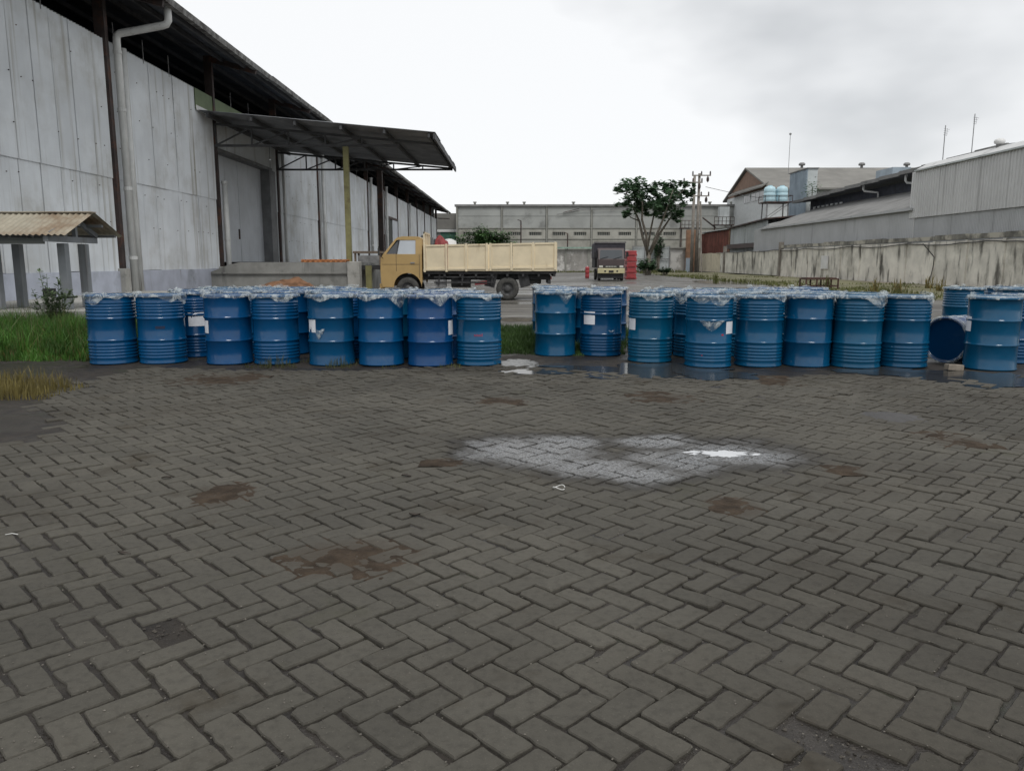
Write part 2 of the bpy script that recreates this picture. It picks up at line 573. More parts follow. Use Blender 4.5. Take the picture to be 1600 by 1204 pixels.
def bed_mat():
    t = NT('joint_soil')
    f = t.noise(7, 6, .65)
    c = t.mix(t.ramp(f, .3, .7), (.012, .0095, .0075), (.032, .026, .020))
    g = t.noise(120, 3, .7)
    ms_ = t.noise(2.2, 6, .65)
    c = t.mix(t.ramp(ms_, .55, .70, 0, .7), c, (.026, .030, .012))
    c = t.mix(t.ramp(g, .62, .75), c, (.085, .078, .066))
    dist = None
    for (x, y, rx, ry) in wet_spots:
        v = t.n.new('ShaderNodeVectorMath')
        v.operation = 'LENGTH'
        t.link(t.mapped((1 / rx, 1 / ry, 0), (-x / rx, -y / ry, 0)), v.inputs[0])
        dist = v.outputs['Value'] if dist is None else t.math('MINIMUM', dist, v.outputs['Value'])
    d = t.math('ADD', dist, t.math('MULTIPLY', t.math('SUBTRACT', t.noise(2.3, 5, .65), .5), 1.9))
    c = t.mix(t.math('MULTIPLY', t.ramp(d, .15, 1.15, .75, 0), t.ramp(t.noise(55, 5, .7), .38, .60)), c, (.26, .27, .28))  # same pale sheen and residue carried into the joint colour
    t.color(c)
    w = t.noise(.9, 4, .6)
    t.link(t.ramp(w, .42, .6, .35, .9), t.b.inputs['Roughness'])
    t.bump(t.noise(60, 5, .65), .8, .015)
    return t.m


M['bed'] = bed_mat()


def asphalt_mat():
    t = NT('yard_asphalt')
    f = t.noise(1.0, 6, .65, t.mapped((.12, .8, 1)))
    c = t.mix(t.ramp(f, .35, .68), (.060, .056, .050), (.125, .118, .104))
    p = t.noise(.5, 5, .6)
    c = t.mix(t.ramp(p, .52, .66), c, (.15, .145, .13))
    t.color(c)
    w = t.noise(1, 5, .6, t.mapped((.10, .55, 1), (4, 9, 0)))
    t.link(t.ramp(w, .46, .60, .85, .22), t.b.inputs['Roughness'])
    t.bump(t.noise(30, 4), .3, .01)
    return t.m


M['asphalt'] = asphalt_mat()
M['earth'] = mat('bare_earth', (.07, .065, .045), 1, var=.3, scale=.3, dirt=(.05, .07, .025), dscale=.15)


def drum_mat():
    t = NT('drum_blue_paint')
    oi = t.n.new('ShaderNodeObjectInfo')
    f = t.noise(2.2, 5, .6)
    c = t.mix(t.ramp(f, .35, .7, 0, .5), oi.outputs['Color'], t.mix(1, oi.outputs['Color'], (.75, .75, .78), 'MULTIPLY'))
    sc = t.noise(9, 7, .7, t.mapped((1, 1, 2.5)))
    c = t.mix(t.ramp(sc, .66, .72, 0, .6), c, (.012, .03, .075))
    dust = t.noise(3.5, 5, .65)
    c = t.mix(t.ramp(dust, .55, .8, 0, .09), c, (.18, .22, .25))
    t.color(c)
    t.link(t.ramp(t.noise(6, 4), .3, .7, .12, .24), t.b.inputs['Roughness'])
    t.b.inputs['Specular IOR Level'].default_value = .45
    t.bump(t.noise(5, 3), .06, .02)
    return t.m


M['drum'] = drum_mat()


def plastic_mat():
    t = NT('clear_plastic_film')
    t.color(t.mix(t.noise(20, 3), (.42, .47, .48), (.64, .68, .68)))
    t.set(Roughness=.5)
    t.bump(t.noise(28, 4, .6, dist=1.2), .25, .012)
    tr = t.n.new('ShaderNodeBsdfTransparent')
    ms = t.n.new('ShaderNodeMixShader')
    t.link(t.ramp(t.noise(9, 5, .65, dist=1.0), .42, .68, .10, .66), ms.inputs[0])
    t.link(tr.outputs[0], ms.inputs[1])
    t.link(t.b.outputs[0], ms.inputs[2])
    t.link(ms.outputs[0], t.out.inputs[0])
    return t.m


M['plastic'] = plastic_mat()

# ================================================================== GROUND
tag(MB().add([(-700, -300, -.10), (700, -300, -.10), (700, 900, -.10), (-700, 900, -.10)], [(0, 1, 2, 3)]).build('ground', M['earth']), kind='structure')

pave_px = [(1900, 660), (1600, 606), (1500, 592), (1300, 584), (1120, 592), (1000, 588), (880, 575), (780, 569), (600, 577), (400, 579), (230, 573), (150, 590), (95, 606),
           (70, 622), (60, 634), (90, 650), (78, 676), (40, 688), (-200, 700)]
PAVE = [G(*p) for p in pave_px]
PAVE = [(9.5, 0.2), (9.5, PAVE[0][1])] + PAVE + [(-8.5, PAVE[-1][1]), (-8.5, 0.2)]


def inside(x, y, poly):
    c = False
    n = len(poly)
    j = n - 1
    for i in range(n):
        xi, yi = poly[i]
        xj, yj = poly[j]
        if (yi > y) != (yj > y) and x < (xj - xi) * (y - yi) / (yj - yi) + xi: c = not c
        j = i
    return c


PUD = G(1132, 707)
dips = [(PUD[0], PUD[1], .42, .30, .013)]


def dip(x, y):
    h = .004 * mnoise.noise((x * .5, y * .5, 3.1))
    for (cx, cy, rx, ry, d) in dips:
        h -= d * math.exp(-((x - cx) / rx) ** 2 - ((y - cy) / ry) ** 2)
    return h


# bed of the pavement: a height field of dark soil that shows in the joints and round the drums
mb = MB()
NX, NY, x0, y0, st = 200, 160, -10.9, -1.0, .1
NX = 235
for j in range(NY + 1):
    for i in range(NX + 1):
        x, y = x0 + i * st, y0 + j * st
        b = mnoise.noise((x * 1.1, y * 1.1, 0)) * .010 + mnoise.noise((x * 4, y * 4, 5)) * .006
        z = dip(x, y) + ((-.0105 + b * .6) if inside(x, y, PAVE) else (-.006 + b))
        mb.v.append((x, y, z))
for j in range(NY):
    for i in range(NX):
        a = j * (NX + 1) + i
        mb.f.append((a, a + 1, a + NX + 2, a + NX + 1))
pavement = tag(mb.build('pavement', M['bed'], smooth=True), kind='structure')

# herringbone concrete block paving
BW = .106
ANG = R(44.5)
ca, sa = cos(ANG), sin(ANG)
holes = [G(238, 984), G(1262, 1160), G(1330, 1180)]
bricks = []
for ix in range(-110, 111):
    for iy in range(-110, 111):
        s = (ix + iy) % 4
        if s == 0: cx, cy, rot = ix + 1.0, iy + .5, 0
        elif s == 2: cx, cy, rot = ix + .5, iy + 1.0, 1
        else: continue
        lx, ly = cx * BW, cy * BW
        x, y = lx * ca - ly * sa + .02, lx * sa + ly * ca + 5.0
        if not (.25 < y < 10.6): continue
        if abs(x) > .70 * y + 1.5: continue
        if not inside(x + rnd.uniform(-.07, .07), y + rnd.uniform(-.07, .07), PAVE): continue
        far = max(0, (y - 6.5) / 3.5)
        wx_ = .014 * mnoise.noise((x * .9, y * .9, 11)) + .004 * mnoise.noise((x * 4, y * 4, 12))
        wy_ = .014 * mnoise.noise((x * .9, y * .9, 21)) + .004 * mnoise.noise((x * 4, y * 4, 22))
        x, y = x + wx_, y + wy_
        bricks.append((x, y, ANG + (pi / 2 if rot else 0) + rnd.gauss(0, .020 + .02 * far), rnd.gauss(0, .0023 + .002 * far) - (.004 if rnd.random() < .05 else 0), rnd.gauss(0, .016 + .02 * far), rnd.gauss(0, .016 + .02 * far)))


for h in holes:
    k_ = min(range(len(bricks)), key=lambda i: (bricks[i][0] - h[0]) ** 2 + (bricks[i][1] - h[1]) ** 2)
    bricks.pop(k_)


def brick_geo(r, detail=True):
    """octagon-ish worn block, top at z = 0"""
    hx, hy = BW - .0034 - r.random() ** 2 * .0065, BW / 2 - .0032 - r.random() ** 2 * .0055
    ring = []
    for (sx, sy) in ((-1, -1), (1, -1), (1, 1), (-1, 1)):
        ch = .004 + r.random() ** 4 * .026
        ch2 = .004 + r.random() ** 4 * .020
        p1, p2 = (sx * hx, sy * (hy - ch2)), (sx * (hx - ch), sy * hy)
        ring += [p1, p2] if sx * sy > 0 else [p2, p1]
    # add a slightly wavy mid point on the long sides
    out = []
    for k, p in enumerate(ring):
        out.append(p)
        q = ring[(k + 1) % 8]
        m = 4 if abs(p[0] - q[0]) > .1 else (2 if abs(p[1] - q[1]) > .05 else 0)
        for j in range(1, m + 1):
            u = j / (m + 1)
            x, y = p[0] + (q[0] - p[0]) * u, p[1] + (q[1] - p[1]) * u
            d = r.gauss(0, .0015) - (.009 * r.random() if r.random() < .15 else 0)
            if abs(p[0] - q[0]) > .1: y += d * (1 if y > 0 else -1)
            else: x += d * (1 if x > 0 else -1)
            out.append((x, y))
    n = len(out)
    vs = [(x, y, -.05) for x, y in out]
    vs += [(x, y, -.004 - .002 * r.random()) for x, y in out]
    vs += [(x * (1 - .0032 / hx), y * (1 - .0032 / hy), 0) for x, y in out]
    fs = []
    for lev in (0, 1):
        for k in range(n):
            a, b = lev * n + k, lev * n + (k + 1) % n
            fs.append((a, b, b + n, a + n))
    fs.append(tuple(2 * n + k for k in range(n)))
    return vs, fs


br = random.Random(3)
bmesh_variants = []
for i in range(24):
    vs, fs = brick_geo(br)
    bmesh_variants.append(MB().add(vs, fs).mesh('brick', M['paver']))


def in_view(x, y):
    return y > 1.80 and abs(x) < .665 * y + .14


bricks.sort(key=lambda b: (not in_view(b[0], b[1]), b[1]))
fieldv, fieldf, fieldt = [], [], []
for k, (x, y, a, dz, tx, ty) in enumerate(bricks):
    z = dip(x, y) + dz
    if k < 300:
        o = inst(bmesh_variants[br.randrange(24)], 'brick', pavement, (x, y, z), (tx, ty, a))
    else:
        vs, fs = brick_geo(br)
        c, s = cos(a), sin(a)
        n = len(fieldv)
        for (vx, vy, vz) in vs:
            fieldv.append((x + vx * c - vy * s, y + vx * s + vy * c, z + vz + vx * ty + vy * tx))
        fieldf += [tuple(i + n for i in f) for f in fs]
        fieldt += [br.random()] * len(vs)
m_ = MB()
m_.v, m_.f = fieldv, fieldf
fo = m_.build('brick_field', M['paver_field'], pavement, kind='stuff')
at = fo.data.attributes.new('tint', 'FLOAT', 'POINT')
at.data.foreach_set('value', fieldt)


# grit in the joints and gravel in the gaps left by missing blocks
gr = random.Random(15)


def stones(spots, name, m):
    q = MB()
    for (x, y, z, s) in spots:
        a, b, c = s * gr.uniform(.7, 1.3), s * gr.uniform(.7, 1.3), s * gr.uniform(.4, .9)
        t = gr.uniform(0, pi)
        ct, st_ = cos(t), sin(t)
        vs = [(a, 0, 0), (0, b, 0), (-a, 0, 0), (0, -b, 0), (a * .2, b * .1, c), (0, 0, -c)]
        q.add([(x + u * ct - v * st_, y + u * st_ + v * ct, z + w) for u, v, w in vs], [(0, 1, 4), (1, 2, 4), (2, 3, 4), (3, 0, 4), (1, 0, 5), (2, 1, 5), (3, 2, 5), (0, 3, 5)])
    return tag(q.build(name, m), kind='stuff')


sp_ = []
for _ in range(2600):
    y = 1.7 + 5.5 * gr.random() ** 1.6
    sp_.append((gr.uniform(-.75, .75) * y, y, gr.uniform(-.003, .001), gr.uniform(.0015, .0045)))
stones(sp_, 'grit', mat('pale_grit', (.11, .10, .085), .9, var=.5, scale=60))
sp_ = []
for h in holes:
    for _ in range(60): sp_.append((h[0] + gr.gauss(0, .055), h[1] + gr.gauss(0, .05), -.007 + gr.uniform(-.003, .003), .0018 + .008 * gr.random() ** 3))
stones(sp_, 'gravel', mat('gap_gravel', (.05, .044, .036), .9, var=.6, scale=40))


# soil washed over the blocks: thin uneven sheets whose outline is where they dip under the blocks
def soil_patch(px, py, wx, wy, m, name, seed, top=.006):
    c, e = G(px, py), G(px + wx, py)
    n1, n2 = G(px, py - wy), G(px, py + wy)
    rx, ry = (e[0] - c[0]) * 1.12, abs(n1[1] - n2[1]) / 2 * 1.12
    q = MB()
    N = 64
    for j in range(N + 1):
        for i in range(N + 1):
            u, v = 2 * i / N - 1, 2 * j / N - 1
            x, y = c[0] + u * rx, c[1] + v * ry
            d = sqrt(u * u + v * v)
            h = top * (1.0 - 2.4 * d * d) + .010 * mnoise.noise((x * 4, y * 4, seed)) + .007 * mnoise.noise((x * 13, y * 13, seed)) + .003 * mnoise.noise((x * 40, y * 40, seed))
            q.v.append((x, y, dip(x, y) + max(h, -.03)))
    for j in range(N):
        for i in range(N):
            a = j * (N + 1) + i
            q.f.append((a, a + 1, a + N + 2, a + N + 1))
    return tag(q.build(name, m, smooth=True), kind='stuff')


for i, (px, py, wx, wy) in enumerate(patch_px):
    soil_patch(px, py, wx, wy, M['soil'], 'soil_patch', 3.3 * i + 1, .0035 if i in (0, 1, 2) else .0015)
soil_patch(808, 567, 30, 6, mat('sheen_grey', (.16, .16, .155), .4, var=.4, scale=25), 'sheen_patch', 41, .006)  # whitish water reflection built as a pale grey sheet
soil_patch(1395, 651, 50, 10, M['grey_mud'], 'mud_patch', 77, .012)

# puddles
tag(MB().blob(PUD[0], PUD[1], .17, .10, dip(*PUD) + .0052, 4.0, 120, rough=.75).blob(PUD[0] - .20, PUD[1] + .05, .07, .035, dip(*PUD) + .0052, 9.0, 50, rough=.8).blob(PUD[0] + .22, PUD[1] - .02, .06, .03, dip(*PUD) + .0052, 2.0, 50, rough=.8).build('puddle', M['sky_white_water']), kind='structure')
for pi_, (px, py, wx, wy, sd_, mm) in enumerate([(985, 578, 150, 11, 1.3, 'water'), (1560, 593, 130, 13, 2.2, 'water'), (1400, 580, 70, 6, 5.1, 'water'),
                                  (1115, 585, 60, 7, 3.2, 'water')]):
    c, e = G(px, py), G(px + wx, py)
    n1, n2 = G(px, py - wy), G(px, py + wy)
    tag(MB().blob(c[0], c[1], e[0] - c[0], abs(n1[1] - n2[1]) / 2, (-.0005 if mm == 'water' else -.004) + .0012 * pi_, sd_, 60, rough=.7).build('puddle', M[mm]), kind='structure')

# yard beyond the kerb
tag(MB().add([(-11, 14.8, -.004), (22.6, 14.8, -.004), (22.6, 104, -.004), (-11, 104, -.004)], [(0, 1, 2, 3)]).build('asphalt_yard', M['asphalt']), kind='structure')
kerb = tag(MB().box(-11, -7.4, 14.62, 14.80, -.05, .05).build('kerb', M['kerb']), kind='structure')
kx = -7.38
i = 0
while kx < 12:
    MB().box(kx, kx + .985, 14.60 + rnd.uniform(-.01, .01), 14.79, -.05, .075 + rnd.uniform(-.006, .006)).build('kerb_stone', M['kerb'], kerb, bevel=.01)
    kx += 1.0
for (px, py, wx, wy, s_) in [(815, 499, 40, 3.0, 3.0), (1120, 441, 34, 3.2, 9.0), (700, 480, 60, 4, 6.1), (905, 462, 50, 1.5, 2.0), (1190, 437, 30, 1.6, 4.4)]:
    c, e = G(px, py), G(px + wx, py)
    n1, n2 = G(px, py - wy), G(px, py + wy)
    tag(MB().blob(c[0], c[1], e[0] - c[0], abs(n1[1] - n2[1]) / 2, .002, s_, 48).build('puddle', M['muddy_water']), kind='structure')
# low verge and gutter ledge along the right boundary wall
q = MB()
for j in range(60):
    for i in range(16):
        y, x = 22 + j * 1.2, 13.5 + i * .6
        e = min(1, i / 5, (15 - i) / 2 + .3, j / 6, (59 - j) / 8)
        q.v.append((x, y, -.05 + .14 * e + .10 * e * mnoise.noise((x * .4, y * .2, 1))))
for j in range(59):
    for i in range(15):
        a = j * 16 + i
        q.f.append((a, a + 1, a + 17, a + 16))
tag(q.build('verge', mat('verge_earth', (.12, .115, .06), 1, var=.35, scale=.6, dirt=(.16, .14, .10), dscale=.5), smooth=True), kind='structure')


# grass
def blades(n, area, hfun, w, m, name, seed, lean=.35, accept=None):
    r = random.Random(seed)
    q = MB()
    cnt = 0
    while cnt < n:
        x, y = r.uniform(area[0], area[1]), r.uniform(area[2], area[3])
        cnt += 1
        if accept and not accept(x, y, r): continue
        h = hfun(x, y) * r.uniform(.45, 1.25)
        if h < .02: continue
        a = r.uniform(0, 2 * pi)
        dx, dy = cos(a), sin(a)
        l = r.gauss(0, lean) * h
        b = r.uniform(0, 2 * pi)
        lx, ly = cos(b) * l, sin(b) * l
        ww = w * r.uniform(.6, 1.4)
        n0 = len(q.v)
        q.v += [(x - dx * ww, y - dy * ww, -.02), (x + dx * ww, y + dy * ww, -.02),
                (x + dx * ww * .8 + lx * .35, y + dy * ww * .8 + ly * .35, h * .6), (x - dx * ww * .8 + lx * .35, y - dy * ww * .8 + ly * .35, h * .6),
                (x + lx, y + ly, h)]
        q.f += [(n0, n0 + 1, n0 + 2, n0 + 3), (n0 + 3, n0 + 2, n0 + 4)]
    return tag(q.build(name, m), kind='stuff')


def nz2(x, y, s=1.0, o=0.0): return mnoise.noise((x * s + o, y * s, o))


def left_h(x, y):
    e = min(1, max(0, (y - 10.15 + .5 * nz2(x, y, 1.3) + .3 * nz2(x, y, 4.2, 9)) / .6))
    return e * (.42 + .18 * nz2(x, y, 1.1, 4)) * (1 if y < 13 else .6)


blades(30000, (-10.6, -5.0, 10.0, 13.2), left_h, .006, M['grass'], 'grass', 11)
blades(2500, (-10.6, -5.0, 10.0, 13.0), lambda x, y: left_h(x, y) * .9, .004, M['dry_grass'], 'dead_stems', 22)
blades(2600, (-10.6, -5.2, 10.1, 13.0), lambda x, y: left_h(x, y) * 1.35, .004, M['verge'], 'tall_grass', 12)


def gap_h(x, y):
    e = min(1, max(0, (y - 10.75 + .3 * nz2(x, y, 1.6, 2)) / .7))
    return e * (.15 + .07 * nz2(x, y, 1.5, 7))


blades(26000, (-1.2, 1.6, 10.5, 14.6), gap_h, .005, M['grass_dark'], 'grass', 13)
blades(9000, (-7.2, -1.2, 12.6, 14.6), lambda x, y: .15, .006, M['grass_dark'], 'grass', 14)
blades(14000, (1.6, 11.0, 11.6, 14.6), lambda x, y: .13 + .06 * nz2(x, y, 1), .006, M['grass_dark'], 'grass', 15)


def foot_h(x, y):
    m = max(0, nz2(x, y, 1.9, 3.3) + .12) * 2
    return .16 * min(1, m)


blades(1700, (-3.4, -.2, 9.45, 10.1), foot_h, .003, M['verge'], 'weeds', 16)
blades(260, (-3.95, -3.75, 9.9, 10.4), lambda x, y: .30, .006, M['weed'], 'weeds', 18)
DG = G(25, 622)
blades(1500, (DG[0] - .9, DG[0] + .32, DG[1] - .1, DG[1] + .75), lambda x, y: .20 * max(0, 1 - ((x - DG[0] + .3) / .65) ** 2), .004, M['dry_grass'], 'dry_grass', 17, .25)


def verge_h(x, y): return .30 * max(0, nz2(x, y, .25, 1.7) + .25)


blades(9000, (13.5, 22.0, 26, 88), verge_h, .03, M['verge'], 'grass', 19)
blades(1500, (-2, 20.5, 90, 97), lambda x, y: .6 * max(0, nz2(x, y, .2, 6) + .3), .05, M['verge'], 'grass', 20)
for (px, py, s_) in [(1365, 449, 1), (1403, 447, 2), (1451, 441, 3), (1466, 446, 4), (1290, 440, 5), (1118, 430, 6)]:
    c = G(px, py + 12)
    r = random.Random(s_)
    q = MB()
    for k in range(30):
        a, l, h = r.uniform(0, 2 * pi), r.uniform(.05, .3), r.uniform(.2, .75)
        bx, by = c[0] + r.gauss(0, .09), c[1] + r.gauss(0, .09)
        dx, dy = cos(a + 1.5) * .018, sin(a + 1.5) * .018
        n0 = len(q.v)
        q.v += [(bx - dx, by - dy, -.02), (bx + dx, by + dy, -.02), (bx + dx + cos(a) * l * .4, by + dy + sin(a) * l * .4, h * .7), (bx - dx + cos(a) * l * .4, by - dy + sin(a) * l * .4, h * .7),
                (bx + cos(a) * l, by + sin(a) * l, h)]
        q.f += [(n0, n0 + 1, n0 + 2, n0 + 3), (n0 + 3, n0 + 2, n0 + 4)]
    where = ['by the wall, first right of the notice board', 'by the wall, second right of the notice board', 'by the wall above the overturned drum',
             'by the wall, close to the far right drums', 'beside the rusty steel rack by the wall', 'near the far end of the boundary wall'][s_ - 1]
    tag(q.build('grass_tuft', M['dry_grass'] if s_ < 5 else M['verge'], origin=(c[0], c[1], 0)), 'yellow green grass tuft ' + where, 'plant', 'grass tufts along the boundary wall')

# ================================================================== LEFT WAREHOUSE
XW = -11.0
BAY = 7.42
cols = [21.7 + BAY * k for k in range(-2, 13)]
wh = thing('warehouse', 'long white corrugated warehouse with dark overhanging eave on the left side', 'building', (XW, 50, 0))
ZD, ZM, ZT = 1.06, 3.55, 7.17


def sheet_mesh(w, h, pitch, amp, m):
    return MB().corr((0, 0, 0), (0, 1, 0), (0, 0, 1), w, h, pitch, amp).mesh('wall_sheet', m, smooth=False)


NS = 9
sw = 7.32 / NS
near_lo = sheet_mesh(sw + .03, ZM - ZD + .06, .135, .027, M['cladding'])
near_hi = sheet_mesh(sw + .03, ZT - ZM, .135, .027, M['cladding'])
door_hi = sheet_mesh(sw + .03, ZT - 5.3, .135, .027, M['cladding'])
far_lo = MB().corr((0, 0, 0), (0, 1, 0), (0, 0, 1), 7.32, ZM - ZD, .25, .012).mesh('wall_sheet', M['cladding'])
far_hi = MB().corr((0, 0, 0), (0, 1, 0), (0, 0, 1), 7.32, ZT - ZM, .25, .012).mesh('wall_sheet', M['cladding'])


def wsheet(me, y, z, tilt=0.0, dx=0.0):
    return inst(me, 'wall_sheet', wh, (dx, y - 50, z), (tilt, rnd.uniform(-.002, .002), 0))


for k, y in enumerate(cols[:-1]):
    kk = k - 2
    if kk <= 5:
        for s in range(NS):
            yy = y + .05 + s * sw
            if kk == 1 and yy < 34.9:
                wsheet(door_hi, yy, 5.3, dx=rnd.uniform(0, .012))
                continue
            wsheet(near_lo, yy, ZD - rnd.uniform(0, .03), rnd.gauss(0, .0022), rnd.uniform(0, .004) + (.005 if s % 2 else 0))
            if not (kk in (0, 1) and 27.4 < yy < 30.8):
                wsheet(near_hi, yy, ZM + .0, rnd.gauss(0, .003), .028 + rnd.uniform(0, .004) + (.005 if s % 2 else 0))
            else:
                wsheet(near_hi, yy, ZM + .0, rnd.gauss(0, .003), .03)
    else:
        wsheet(far_lo, y + .05, ZD)
        wsheet(far_hi, y + .05, ZM, dx=.03)
# low painted plinth wall
for k, y in enumerate(cols[:-1]):
    if k == 3:
        MB().box(XW - .25, XW + .06, 35.1, y + 7.36, 0, ZD - .02).build('plinth_wall', M['dado'], wh)
        continue
    MB().box(XW - .25, XW + .06, y + .06, y + 7.36, 0, ZD - .02).build('plinth_wall', M['dado'], wh)
# sheet fixings: rows of small bolt heads
q = MB()
for y in [cols[1] + .25 + .42 * i for i in range(70)]:
    for z in (2.3, 3.25, 4.35, 5.35, 6.4):
        if 28.9 < y < 36.3 and z < 5.5: continue
        if rnd.random() < .55: continue
        zj = rnd.gauss(0, .03)
        q.lathe([(.001, -.012), (.012, -.012), (.012, .012), (.001, .014)], 6, (0, 0, 0))
        n6 = len(q.v) - 24
        for k in range(n6, len(q.v)):
            a_, b_, c_ = q.v[k]
            q.v[k] = (XW + .062 + c_, y + a_, z + b_ + zj)
q.build('sheet_bolts', M['dark_steel'], wh, kind='stuff')
# columns
XE, ZE, SL = -9.4, 8.27, math.tan(R(15))


def roof_z(x): return ZE + (XE - x) * SL


for k, y in enumerate(cols):
    q = MB()
    zt = roof_z(XW) - .12
    q.box(XW - .16, XW + .12, y - .085, y - .07, 0, zt).box(XW - .16, XW + .12, y + .07, y + .085, 0, zt).box(XW + .1, XW + .118, y - .069, y + .069, 0, zt).box(XW - .01, XW + .01, y - .07, y + .07, 0, zt)
    c_ = q.build('column', M['dark_steel'], wh)
    MB().beam((XW, y, zt - .1), (XE + .1, y, roof_z(XE) - .22), .10, .18).build('eave_bracket', M['dark_steel'], c_, kind=None)
    MB().box(XW - .2, XW + .2, y - .16, y + .16, 0, ZD - .3 + .35).build('column_base', M['pale_concrete'], c_, bevel=.01)


# downpipes
def downpipe(y, ztop, r, elbow=False, zbot=0.0, x=XW + .24):
    pts = [(x, y, zbot), (x, y, ztop)]
    if elbow:
        pts = [(x, y, zbot), (x, y, 7.22), (x + .02, y, 7.32), (x + .10, y, 7.38), (XE - .24, y + .3, 7.66), (XE - .12, y + .32, 7.70), (XE - .06, y + .33, 7.80), (XE - .06, y + .33, 8.2)]
    q = MB().tube(pts, r, 14)
    o = q.build('downpipe', M['pvc'], wh, smooth=True)
    for zz in ([1.4, 3.3, 5.4, 6.9] if elbow else [zbot + .5, (ztop + zbot) / 2, ztop - .06]):
        if zz < ztop + 4:
            MB().lathe([(r + .002, zz - .05), (r + .016, zz - .045), (r + .016, zz + .045), (r + .002, zz + .05)], 14, (x, y, 0)).build('pipe_collar', M['pvc'], o)
    return o


downpipe(21.98, 8, .10, True)
MB().tube([(XW + .17, 22.40, 0), (XW + .17, 22.40, 7.1)], .11, 12).build('downpipe', M['pvc'], wh, smooth=True)
downpipe(29.35, 4.25, .10)
downpipe(36.9, 7.0, .07)
downpipe(44.5, 7.2, .09)
downpipe(59.4, 7.5, .11, zbot=2.0)
downpipe(66.5, 7.5, .11)
downpipe(81.4, 7.2, .09)
for y in (17.3, 18.9, 22.2, 23.9, 25.6, 31, 33, 39, 47, 55):
    MB().tube([(XW + .05, y, ZT - .1), (XW + .05, y, ZT + .55)], .012, 6).build('hanger_rod', M['grey_metal'], wh)
# roof: one corrugated sheet strip per bay, gutter along the eave, purlins
for k, y in enumerate(cols[:-1] + [cols[-1]]):
    ln = BAY if k < len(cols) - 1 else 4.0
    q = MB()
    d = Vector((-1, 0, SL)).normalized()
    a = Vector((XE - .02, y + ln, ZE))
    q.corr(a, (0, -1, 0), d, ln, 22.0, .19, .022)
    q.build('roof_sheet', M['asbestos'], wh, smooth=True)
gq = MB()
yy = cols[0]
while yy < cols[-1] + 3.9:
    l = 3.0
    dz = rnd.uniform(-.015, .015) - .05 * math.exp(-((yy - 26.5) / 3.0) ** 2)
    MB().prism([(XE - .02, ZE - .14 + dz), (XE + .16, ZE - .14 + dz), (XE + .18, ZE + .03 + dz), (XE + .155, ZE + .03 + dz), (XE + .14, ZE - .11 + dz), (XE + .0, ZE - .11 + dz), (XE, ZE + .0 + dz), (XE - .02, ZE + dz)], yy,
               yy + l - .01).build('gutter', M['gutter'], wh)
    yy += l
for x in (-9.7, -10.5, -11.6, -13.0, -14.6, -16.4, -18.4):
    MB().box(x - .04, x + .04, cols[0], cols[-1] + 3.8, roof_z(x) - .19, roof_z(x) - .05).build('purlin', M['canopy_steel'], wh)
MB().box(-31, -30.8, cols[0], cols[-1], 0, roof_z(-30.5)).build('rear_wall', M['interior'], wh)
for y in (cols[0] - .1, cols[-1] + .25):
    MB().prism([(-30.8, 0), (XW - .3, 0), (XW - .3, roof_z(XW - .3) - .06), (-30.8, roof_z(-30.8) - .06)], y - .08, y + .08).build('gable_wall', M['interior'] if y < 20 else M['cladding'], wh)
MB().box(-30.8, XW - .26, cols[0], cols[-1], .0, .02).build('shed_floor', M['interior'], wh)
# green fascia panel above the canopy
MB().box(XW + .06, XW + .085, 27.5, 34.0, 6.48, 7.16).build('fascia_panel', M['green_paint'], wh)
MB().box(XW + .09, XW + .11, 27.5, 30.3, 6.44, 6.60).build('flashing', M['white'], wh)
# recessed loading doors
dr = MB().box(XW - .30, XW - .24, 29.2, 32.12, 1.28, 5.3).build('door_leaf', M['door_paint'], wh)
MB().box(XW - .24, XW - .20, 31.92, 32.0, 2.2, 2.6).build('door_handle', M['dark_steel'], dr)
dr2 = MB().box(XW - .30, XW - .24, 32.16, 35.05, 1.28, 5.3).build('door_leaf', M['door_paint'], wh)
MB().box(XW - .32, XW + .12, 29.15, 35.6, 5.3, 5.42).build('lintel_shade', M['shed_dark'], wh)  # dark strip painted for the shading above the doors
MB().box(XW - .32, XW + .16, 35.06, 35.9, 0, 5.3).build('shaded_door_jamb', M['shed_dark'], wh)  # jamb coloured dark to carry the shadow beside the doors
# dark doorway further down, and window boxes
dq = MB().box(XW - .3, XW + .10, 67.2, 71.5, 0, 4.9).build('doorway', M['dark_void'], wh)
MB().box(XW + .12, XW + .16, 70.0, 73.0, .1, 5.0).build('sliding_door', M['door_paint'], wh)
MB().box(XW + .1, XW + .2, 66.8, 73.0, 4.95, 5.15).build('door_track', M['dark_steel'], wh)
for y in (92.0, 99.5, 106.5):
    w_ = MB().box(XW + .1, XW + .5, y, y + 2.2, 3.0, 4.3).build('wall_box', M['grey_metal'], wh)
MB().beam((XW + .1, 112.2, 7.35), (XE + .1, 113.2, 7.35), .12).build('eave_bracket', M['dark_steel'], wh)

# ------------------------------------------------------------------ loading canopy
cp = thing('loading_canopy', 'dark corrugated canopy on trusses and a yellow post above the loading dock', 'canopy', (-6.2, 31.4, 0))
C_Y0, C_Y1, C_XI, C_ZI, C_XO, C_ZO = 27.6, 37.6, -10.9, 6.43, -2.74, 5.69
dv = Vector((C_XO - C_XI, 0, C_ZO - C_ZI))
clen = dv.length
ny = 10
pw = (C_Y1 - C_Y0) / ny
cs = MB().corr((0, 0, 0), (0, 1, 0), dv * -1, pw + .06, clen, .19, .018).mesh('canopy_sheet', M['canopy_sheet'], smooth=True)
for i in range(ny):
    inst(cs, 'canopy_sheet', cp, (C_XO + 6.2 + rnd.uniform(-.03, .03), C_Y0 + i * pw - 31.4, C_ZO + .02 + .006 * (i % 2)))


